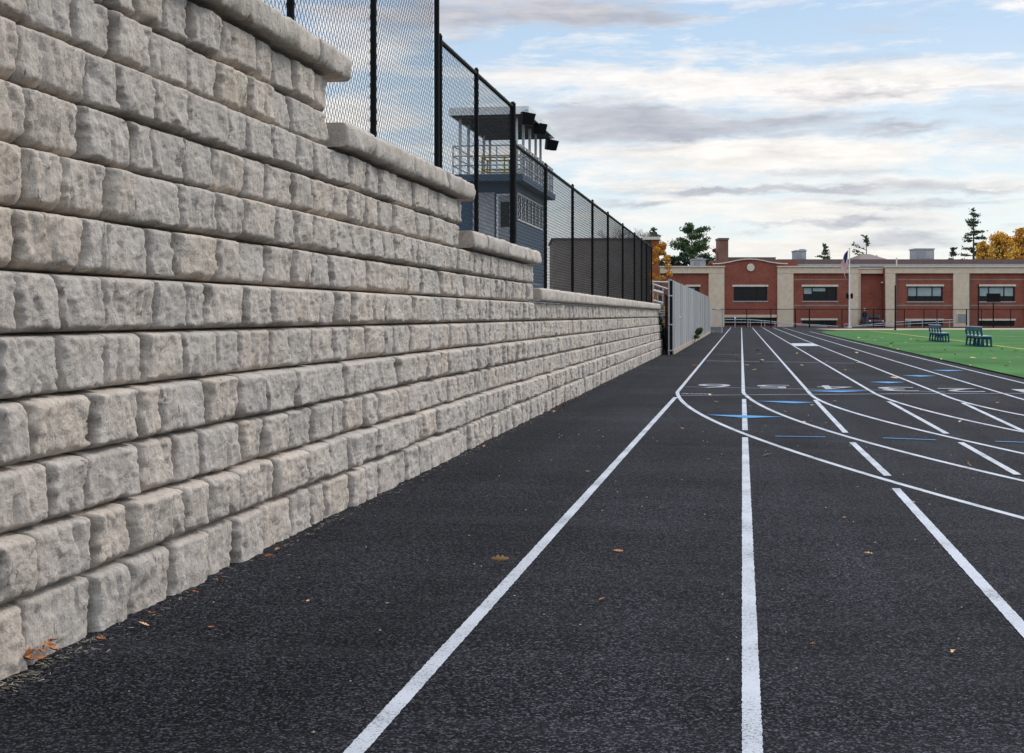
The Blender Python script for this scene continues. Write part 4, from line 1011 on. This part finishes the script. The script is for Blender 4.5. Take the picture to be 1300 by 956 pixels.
part('door_frame',M['white'],lambda b:(b.box(-7.68,-7.62,y0-.07,y0-.003,2.9,4.95),b.box(-7.2,-7.15,y0-.07,y0-.003,2.9,4.95),b.box(-7.62,-7.2,y0-.07,y0-.003,4.9,4.95)),d_)
part('door_window',M['glass'],lambda b:b.box(-7.55,-7.27,y0-.06,y0-.051,3.9,4.7),d_)
part('deck',M['blue'],lambda b:b.box(x0-.1,-6.75,y0-.6,y1+.3,dz-.2,dz),pb)
part('deck_floor',M['greyp'],lambda b:b.box(x0-.05,-6.8,y0-.55,y1+.25,dz+.003,dz+.03),pb)
rx0,rx1,ry0,ry1=-8.95,-6.5,43.4,49.6; rz=7.35
part('canopy_roof',mat('dark_soffit',(.10,.10,.11),.8,(.14,.14,.15),4),lambda b:b.box(rx0,rx1,ry0,ry1,rz,rz+.10),pb)
part('roof_fascia',M['white'],lambda b:(b.box(rx0-.03,rx1+.03,ry0-.03,ry0-.002,rz-.04,rz+.2),b.box(rx1+.002,rx1+.03,ry0,ry1,rz-.04,rz+.2),b.box(rx0-.03,rx0-.002,ry0,ry1,rz-.04,rz+.2),b.box(rx0,rx1,ry1+.002,ry1+.03,rz-.04,rz+.2),b.box(rx0,rx1,ry0,ry1,rz+.103,rz+.19)),pb)
def purl(b):
    for i in range(9): b.box(rx0+.05,rx1-.05,ry0+.3+i*.7,ry0+.36+i*.7,rz-.09,rz-.003)
part('roof_joist',bpy.data.materials['dark_soffit'],purl,pb)
for xx in (-8.75,-6.95):
    for yy in (44.0,45.4,46.8,48.2,49.4):
        part('column',M['steel'],lambda b:b.box(xx-.04,xx+.04,yy-.04,yy+.04,dz+.03,rz-.003),pb)
def rail_(b,pts,z): 
    for a,c in zip(pts[:-1],pts[1:]): b.tube((a[0],a[1],z),(c[0],c[1],z),.02,n=6)
loop=[(-9.0,y0-.5),(-6.82,y0-.5),(-6.82,y1+.2),(-9.0,y1+.2),(-9.0,y0-.5)]
part('deck_rail',M['steel'],lambda b:[rail_(b,loop,dz+q) for q in (.3,.6,.92)],pb)
for yy in np.arange(y0-.5,y1+.25,.62): part('rail_post',M['steel'],lambda b:b.box(-6.85,-6.79,yy-.03,yy+.03,dz+.03,dz+.93),pb)
for xx in np.arange(-9,-6.9,.7): part('rail_post',M['steel'],lambda b:b.box(xx-.02,xx+.02,y0-.52,y0-.48,dz+.03,dz+.93),pb)
yf=thing('pipe_frame','yellow pipe frame standing on the press box deck','frame',(-7.7,46.2,dz+.03))
b=MB()
for z in (.35,.75): 
    b.tube((-.75,0,z),(.75,0,z),.025,n=8); b.tube((-.75,1,z),(.75,1,z),.025,n=8); b.tube((-.75,0,z),(-.75,1,z),.025,n=8); b.tube((.75,0,z),(.75,1,z),.025,n=8)
b.build('rail',M['yellow'],yf)
b=MB()
for xx in (-.75,0,.75):
    for y_ in (0,1): b.tube((xx,y_,0),(xx,y_,.78),.025,n=8)
b.build('upright',M['yellow'],yf)
def speaker(label,px,py,zq,tilt):
    q=P(px,py,zq); t=thing('loudspeaker',label,'loudspeaker',tuple(q),TH,'loudspeakers hanging from the canopy')
    w,hh,dd=.22,.19,.19
    b=MB(); b.add([(-w,-dd,hh),(w,-dd,hh),(w*.8,dd,hh),(-w*.8,dd,hh),(-w*.7,-dd*.8,-hh),(w*.9,-dd*.9,-hh*.8),(w*.7,dd,-hh),(-w*.6,dd,-hh)],[(0,1,2,3),(7,6,5,4),(0,4,5,1),(1,5,6,2),(2,6,7,3),(3,7,4,0)])
    o=b.build('cabinet',M['black'],t,bevel=.015); o.rotation_euler=(tilt,.15,.3)
    b=MB(); b.tube((0,0,hh*.8),(0,0,hh*.8+.12),.018,n=8); b.box(-.06,.06,-.03,.03,hh*.8+.11,hh*.8+.14); b.build('bracket',M['steel'],t)
speaker('black loudspeaker at the near corner of the press box canopy',668.5,151,43.6,.1)
speaker('middle black loudspeaker under the press box canopy edge',684,163.5,46.4,.15)
speaker('black loudspeaker hanging clear at the far end of the canopy',699,184,49.2,.2)
bl=thing('bleacher','aluminium bleacher with long plank seats behind the fence','bleacher')
for i in range(5):
    b=MB(); X=-5.6-.55*i; Z=1.72+.29*i; b.box(X-.22,X,20,44,Z,Z+.035); b.build('seat_plank',M['alu'],bl)
    b=MB(); b.box(X-.50,X-.27,20,44,Z-.18,Z-.15); b.build('foot_plank',M['alu'],bl)
b=MB()
for yy in np.arange(20.3,44,1.7):
    b.bar((-5.4,yy,1.4),(-8.0,yy,2.75),.05,.08); 
    for i in range(5): b.box(-5.72-.55*i,-5.66-.55*i,yy-.025,yy+.025,1.26,1.72+.29*i)
b.build('frame',M['steel'],bl)

# ------------------------------------------------------------------ benches
def make_bench(loc,label):
    t=thing('bench',label,'bench',loc,0,'blue benches on the turf')
    L=3.35
    b=MB(); 
    b.box(.0,.05,0,L,.52,.66); b.build('backrest',M['bench'],t,bevel=.01)
    b=MB(); b.box(-.01,.06,0,L,.662,.69); b.build('back_cap',M['benchtop'],t,bevel=.005)
    b=MB(); b.box(.02,.37,-.05,L+.05,.345,.375); b.build('seat',M['benchtop'],t,bevel=.006)
    b=MB(); b.box(.04,.35,-.03,L+.03,.29,.343); b.build('seat_rail',M['bench'],t)
    n=5
    for i in range(n):
        y=.02+(L-.10)*i/(n-1)
        b=MB(); b.bar((.02,y,0.0),(.06,y,.30),.055,.06); b.bar((.06,y,.28),(.01,y,.56),.055,.06); b.bar((.35,y,0),(.33,y,.30),.055,.06); b.box(.03,.35,y-.025,y+.025,.25,.29); b.box(.0,.37,y-.028,y+.028,0,.03)
        b.build('leg',M['bench'],t)
    return t
q=G(1193,435.2); bench=make_bench((q.x,q.y,.024),'blue slatted bench standing farther back on the green turf')
bench.rotation_euler=(0,0,0)
q=G(1245,441.4); copy_tree(bench,(q.x,q.y,.024),0,'blue slatted bench standing nearer on the turf by the yellow line')

# ------------------------------------------------------------------ fallen leaves
def leaf_mesh(seed,lob=4,curl=.25,narrow=.32):
    r=random.Random(seed); n=28; up=[];lo=[]
    for i in range(n+1):
        t=i/n; env=math.sin(math.pi*min(1,t*1.02))**.7*narrow*(.65+.5*t if t<.7 else 1.0)
        l=abs(math.sin(t*math.pi*lob)); wd=env*(.42+.58*l)
        up.append((t-.5,wd)); lo.append((t-.5,-wd*(.9+.2*r.random())))
    V=[];Fq=[]
    for (x,w),(x2,w2) in zip(up,lo):
        zc=curl*(x*x)*.8
        V+= [(x,w,zc+abs(w)*curl*1.2+.03*r.random()*0),(x,w*.5,zc+abs(w)*curl*.45),(x,0,zc),(x,w2*.5,zc+abs(w2)*curl*.45),(x,w2,zc+abs(w2)*curl*1.3)]
    for i in range(n):
        for j in range(4): a=i*5+j; Fq.append((a,a+5,a+6,a+1))
    k=len(V); V+=[(-.5,.008,.0),(-.5,-.008,.0),(-.82,-.006,curl*.25),(-.82,.006,curl*.25)]; Fq.append((k,k+1,k+2,k+3))
    me=bpy.data.meshes.new('leaf'); me.from_pydata(V,[],Fq); me.shade_smooth(); return me
LM=[]
for i,(lob,cu,na) in enumerate(((4,.25,.30),(3,.5,.34),(5,.15,.26),(2,.6,.30),(3,.8,.22))):
    for mk in ('leafA','leafB','leafC'):
        me=leaf_mesh(i*3,lob,cu,na); me.materials.append(M[mk]); LM.append(me)
def leaf(px,py,size,kind,label=None,rot=None,tilt=None,z0=.006,pos=None):
    me=LM[kind]; o=bpy.data.objects.new('fallen_leaf',me); C.objects.link(o)
    p=G(px,py) if pos is None else Vector(pos)
    o.location=(p.x,p.y,z0+(p.z if pos is not None else 0)); o.scale=(size,size,size)
    tl=tilt if tilt is not None else (random.uniform(-.25,.25),random.uniform(-.2,.2))
    o.rotation_euler=(tl[0],tl[1],rot if rot is not None else random.uniform(0,6.28))
    tag(o,label or 'small dry leaf lying on the black track or turf, one of many scattered','leaf',None if label else 'fallen leaves scattered over the track')
    return o
leaf(635,719,.085,0,'curled tan oak leaf with a long stem beside the left dashed line',rot=math.pi+.25,tilt=(.95,0),z0=.030)
leaf(785,701.5,.05,1,'small brown leaf in the open lane between the two nearest white dashes',rot=.3,tilt=(.3,.1),z0=.008)
leaf(764,763,.036,1,'tiny rust leaf closest to the viewer between the two nearest dashes',rot=1.0,z0=.008)
leaf(1103,705.5,.045,3,'brown leaf lying alone right of the centre dash line',rot=.2,z0=.008)
leaf(1210,831,.034,9,'small curled tan leaf near the last white dash on the right',rot=1.3,z0=.008)
leaf(268,799,.026,4,'small brown leaf on the dark strip near the foot of the wall',z0=.006)
leaf(974,579,.085,0,'largest tan leaf inside the first bend line',rot=.4,z0=.01)
leaf(1096,590,.075,4,'rust brown leaf sitting on the second bend line',rot=1.2,tilt=(.8,.2),z0=.02) if False else leaf(1229,594,.075,4,'rust brown leaf standing on the second bend line',rot=1.2,tilt=(.9,.2),z0=.025)
leaf(1135.5,481,.16,6,'clump like tan leaf beside a blue mark in the fourth lane',rot=.4,tilt=(.3,.1),z0=.02)
leaf(1192,448.8,.25,6,'largest pale leaf on the turf in front of the benches',rot=.2,z0=.035)
spots=[(872,563,5),(857,541,4),(901,503,7),(913,520,8),(909.5,512.5,7),(982,505.5,7),(996.5,524.5,8),(1021,539,4),(1048,540,8),(952.5,518.5,1),(1031.5,517,8),(1060,512,6),
 (1170,523.5,6),(1146,503,5),(1265.5,506.8,8),(1266.7,513.8,8),(1197.5,505.5,4),(1248,533,5),(1219,538,4),(1245,549,4),(1137,573,7),(882,466,8),(862,459,6),(948.5,464.6,7),(966.8,461,6),
 (958,471,5),(981,468.7,5),(1018,464.8,5),(1073.5,471.5,5),(1085,468,6),(1090,462,4),(1049.6,460,5),(962,446,5),(963.6,451,6),(967.7,458.6,5),(931.5,448.8,4),(936.8,456.4,5),
 (1025.7,444.7,6),(1011.8,450.7,5),(1087.5,449.3,5),(653,760.5,3),(812,647,4),(839,647.5,4),(872.5,676.5,5),(1150,858,3),(391,767,3),(492,770,2),(1032,822,2),(1088,621,4),(1286,750,3),(1160,640,3),(746,601,4),(700,640,5),(1000,640,2),(1060,735,3),
 (1072,660,1),(900,585,4),(866,547,7),(1280,600,4)]
for px,py,k in spots:
    z=F*H/(py-400); leaf(px,py,random.uniform(5.5,9)/F*z*(1.0 if py<560 else .9),random.choice([0,3,6,9,2,5,8,1,4,11,14]),z0=.02 if py<560 else .012)
tsp=[(1165,434,5),(1172,443,6),(1184,430,5),(1213,452,6),(1246,451,6),(1258,447,5),(1278,467,6),(1282,462,5),(1232,466.6,5),(1218,462,5),(1200,446,5),(1090,430,5),(1101,428,4),(1130,441.6,6),(1132,437.5,5),(1150,437,5),(1157,432,5),(1110,434,5),(1293,455,5),(1290,447,5),(1140,446,5),(1179,453,5),(1262,457,5),(1195,458,5),(1235,456,5),(1272,445,5),(1120,430,4),(1096,434,4)]
for px,py,s in tsp:
    z=F*H/(py-400); leaf(px,py,random.uniform(5,8)/F*z,random.choice([2,5,8,14,0,3]),z0=.04)
# drift of leaves and straw at the foot of the wall
rl=random.Random(12)
for i in range(12):
    px=34+rl.random()*34; py=848-(px-34)*.45+rl.uniform(-4,5); g_=G(px,py)
    leaf(0,0,rl.uniform(.04,.06),rl.choice([1,4,7,10,1,4]),'rust leaf in the little heap against the lowest left stone',rot=rl.random()*6,tilt=(rl.uniform(-.6,.6),rl.uniform(-.5,.5)),z0=.02+rl.random()*.03,pos=(g_.x,g_.y,0))['group']='leaves heaped at the foot of the wall'
for i in range(15):
    Y=rl.choice([wallY(315,2.2),wallY(330,2.2),wallY(345,2.2),wallY(128,2.2),wallY(162,2.2),wallY(235,2.2)]+[rl.uniform(5,20) for _ in range(3)])+rl.uniform(-.15,.15)
    leaf(0,0,rl.uniform(.03,.05) if Y<15 else .07,rl.choice([1,0,4,13,10]),'small dry leaf lodged where the stone wall meets the track, one of many',tilt=(rl.uniform(-.5,.5),rl.uniform(-.4,.4)),z0=.01,pos=(-2.15+rl.uniform(0,.07),Y,0))['group']='leaves along the foot of the wall'
b=MB()
for i in range(700):
    Y=rl.uniform(2.8,4.6) if i<210 else 2.8+28*rl.random()**1.8; x=-2.17+abs(rl.gauss(0,.05)); a=rl.random()*6.28; L=rl.uniform(.008,.03); w=.0012
    p0=Vector((x,Y,.006+rl.random()*.006)); p1=p0+Vector((math.cos(a)*L,math.sin(a)*L,rl.uniform(-.002,.006)))
    b.tube(p0,p1,w,w*.5,n=3)
st=b.build('straw_litter',M['straw']); tag(st,kind='stuff')
b=MB()
for i in range(260):
    Y=2.6+14*rl.random()**1.6; X=-2+rl.random()*(4+Y*.3); s_=rl.uniform(.0018,.0042)*(1+Y*.05)
    b.add([(X-s_,Y-s_,.004),(X+s_,Y-s_*.6,.004),(X+s_*.5,Y+s_,.004),(X,Y,.004+s_)],[(0,1,3),(1,2,3),(2,0,3)])
tag(b.build('grit_specks',M['straw']),kind='stuff')

# ------------------------------------------------------------------ sky, sun, camera
sc=bpy.context.scene
w=bpy.data.worlds.new('World'); sc.world=w; w.use_nodes=True; nt=w.node_tree
bg=nt.nodes['Background']; sky=N(nt,'ShaderNodeTexSky'); sky.sky_type='NISHITA'; sky.sun_disc=False
UP=1.7; SUN_EL=36; sd_=Vector((.55,.80,0)).normalized()
az=math.atan2(sd_.x,sd_.y)
sky.sun_elevation=R(SUN_EL); sky.sun_rotation=az; sky.altitude=100; sky.air_density=1.0; sky.dust_density=.8; sky.ozone_density=1.2
tc=N(nt,'ShaderNodeTexCoord'); sp=N(nt,'ShaderNodeSeparateXYZ'); nt.links.new(tc.outputs['Generated'],sp.inputs[0])
AZ=mathn(nt,'ARCTAN2',sp.outputs[0],sp.outputs[1]); EL=mathn(nt,'ARCSINE',sp.outputs[2])
def dn(sa,se,off,scale,det,rough,dist=0.):
    cx=N(nt,'ShaderNodeCombineXYZ'); nt.links.new(mathn(nt,'MULTIPLY',AZ,sa),cx.inputs[0]); nt.links.new(mathn(nt,'MULTIPLY',EL,se),cx.inputs[1]); cx.inputs[2].default_value=off
    n=N(nt,'ShaderNodeTexNoise'); n.inputs['Scale'].default_value=scale; n.inputs['Detail'].default_value=det; n.inputs['Roughness'].default_value=rough; n.inputs['Distortion'].default_value=dist
    nt.links.new(cx.outputs[0],n.inputs['Vector']); return n.outputs['Fac']
warpA=dn(1,3.2,3.3,9,5,.6); warpE=dn(1,3.2,8.1,11,6,.62)
wob=dn(1,4.0,1.7,30,6,.65)
AZw=mathn(nt,'ADD',AZ,mathn(nt,'MULTIPLY',mathn(nt,'SUBTRACT',warpA,.5),.16))
ELw=mathn(nt,'ADD',EL,mathn(nt,'ADD',mathn(nt,'MULTIPLY',mathn(nt,'SUBTRACT',warpE,.5),.034),mathn(nt,'MULTIPLY',mathn(nt,'SUBTRACT',wob,.5),.012)))
def blob(px,py,rx,ry,amp):
    a0=math.atan((px-650)/F)-TH; e0=math.atan((400-py)/F*math.cos(a0+TH))
    dx=mathn(nt,'DIVIDE',mathn(nt,'SUBTRACT',AZw,a0),rx/F); dy=mathn(nt,'DIVIDE',mathn(nt,'SUBTRACT',ELw,e0),ry/F)
    r2=mathn(nt,'ADD',mathn(nt,'MULTIPLY',dx,dx),mathn(nt,'MULTIPLY',dy,dy))
    return mathn(nt,'MULTIPLY',mathn(nt,'EXPONENT',mathn(nt,'MULTIPLY',r2,-1.0)),amp)
def addall(l):
    s=l[0]
    for x in l[1:]: s=mathn(nt,'ADD',s,x)
    return s
WHITE=[(1190,98,230,22,1.1),(1000,118,220,18,.9),(850,106,140,16,.9),(700,92,100,20,.7),(640,150,60,16,.5),(900,186,180,12,.75),(1120,190,260,12,.85),(1190,232,150,14,.9),(790,232,120,10,.85),(960,212,110,10,.75),(1000,270,200,12,.8),(1200,284,130,12,.8),(1290,5,40,14,1.3),(930,306,260,12,.75),(1130,322,200,10,.7),(860,252,90,6,.5),(620,40,110,14,.35),(480,60,80,30,.7),(430,140,120,60,.5),(700,200,90,14,.5)]
GREY=[(630,14,260,22,1.15),(880,20,80,8,.3),(790,142,170,12,.85),(850,166,200,14,1.0),(740,160,120,18,.6),(1130,116,220,6,.75),(1080,150,160,6,.4),(1150,164,90,7,1.0),(1010,240,160,7,1.2),(1150,262,120,6,.9),(760,262,70,6,.9),(800,246,40,4,.4),(1060,212,90,6,.7),(900,238,60,4,.6),(1240,244,60,5,.9),(1180,304,70,12,1.0),(1060,287,90,5,.9),(830,262,30,4,.8),(960,334,120,4,.6),(960,285,60,3,.5)]
wsum=addall([blob(*b_) for b_ in WHITE]); gsum=addall([blob(*b_) for b_ in GREY])
tex1=dn(1,5.5,4.2,9,11,.64,.25); tex2=dn(1,6.5,6.6,11,10,.60,.25); tex3=dn(1,4.5,2.6,26,9,.62,.2)
# elsewhere in the sky plain broken cloud
away=mathn(nt,'MULTIPLY',mathn(nt,'SUBTRACT',EL,.20),6.0,clamp=True)
wm_=mathn(nt,'ADD',wsum,mathn(nt,'MULTIPLY',mathn(nt,'SUBTRACT',tex1,.5),3.4)); wm_=mathn(nt,'ADD',wm_,mathn(nt,'MULTIPLY',away,.45))
wmask=ramp(nt,wm_,[(.12,0.0),(.5,.6),(1.0,1.0)])
gm_=mathn(nt,'ADD',gsum,mathn(nt,'MULTIPLY',mathn(nt,'SUBTRACT',tex2,.5),2.2))
gmask=ramp(nt,gm_,[(.15,0.0),(.65,.55),(1.35,1.0)])
elr=mathn(nt,'MULTIPLY',EL,4.6,clamp=True)
SKYK=.10; g1=1/SKYK
clear=mixc(nt,.8,sky.outputs['Color'],ramp(nt,elr,[(0,(.76*g1,.79*g1,.83*g1)),(.35,(.62*g1,.73*g1,.84*g1)),(1,(.38*g1,.55*g1,.79*g1))]))
for n_ in nt.nodes:
    pass
white=ramp(nt,elr,[(0,(.82,.80,.79)),(.6,(.87,.85,.845)),(1,(.84,.84,.865))]); white=mixc(nt,1.0,white,(g1,g1,g1),'MULTIPLY')
white=mixc(nt,1.0,white,ramp(nt,tex3,[(.35,.86),(.6,1.02)]),'MULTIPLY')
tex4=dn(1,5.0,9.6,18,10,.62,.3)
grey=mixc(nt,1.0,ramp(nt,elr,[(0,(.47,.52,.58)),(.5,(.42,.45,.53)),(1,(.46,.47,.53))]),(g1,g1,g1),'MULTIPLY')
grey=mixc(nt,1.0,grey,ramp(nt,tex4,[(.35,(.86,.87,.90)),(.68,(1.30,1.26,1.20))]),'MULTIPLY')
c=mixc(nt,mathn(nt,'MULTIPLY',wmask,.9),clear,white); c=mixc(nt,mathn(nt,'MULTIPLY',gmask,.9),c,grey)
lift=ramp(nt,mathn(nt,'MULTIPLY',EL,1.5,clamp=True),[(.36,1.0),(.75,1.0)])
for e_,v_ in zip(nt.nodes[-1].color_ramp.elements,(1.0,UP)): e_.color=(v_*1.03,v_,v_*.95,1)
c=mixc(nt,1.0,c,lift,'MULTIPLY')
nt.links.new(c,bg.inputs['Color']); bg.inputs['Strength'].default_value=SKYK
L=bpy.data.lights.new('Sun','SUN'); L.energy=1.5; L.angle=R(11); L.color=(1,.94,.87); so=bpy.data.objects.new('Sun',L); C.objects.link(so)
dirv=Vector((math.sin(az)*math.cos(R(SUN_EL)),math.cos(az)*math.cos(R(SUN_EL)),math.sin(R(SUN_EL))))
so.rotation_euler=dirv.to_track_quat('Z','Y').to_euler(); so.location=(20,20,30)
cd=bpy.data.cameras.new('Camera'); cam=bpy.data.objects.new('Camera',cd); C.objects.link(cam); sc.camera=cam
cam.location=(0,0,H); cam.rotation_euler=(R(90),0,TH); cd.sensor_width=36; cd.lens=36*F/1300; cd.shift_y=-78/1300; cd.clip_start=.1; cd.clip_end=8000
sc.view_settings.view_transform='Standard'; sc.view_settings.look='None'; sc.view_settings.gamma=1; sc.view_settings.exposure=.25
sc.cycles.max_bounces=6; sc.cycles.use_denoising=True
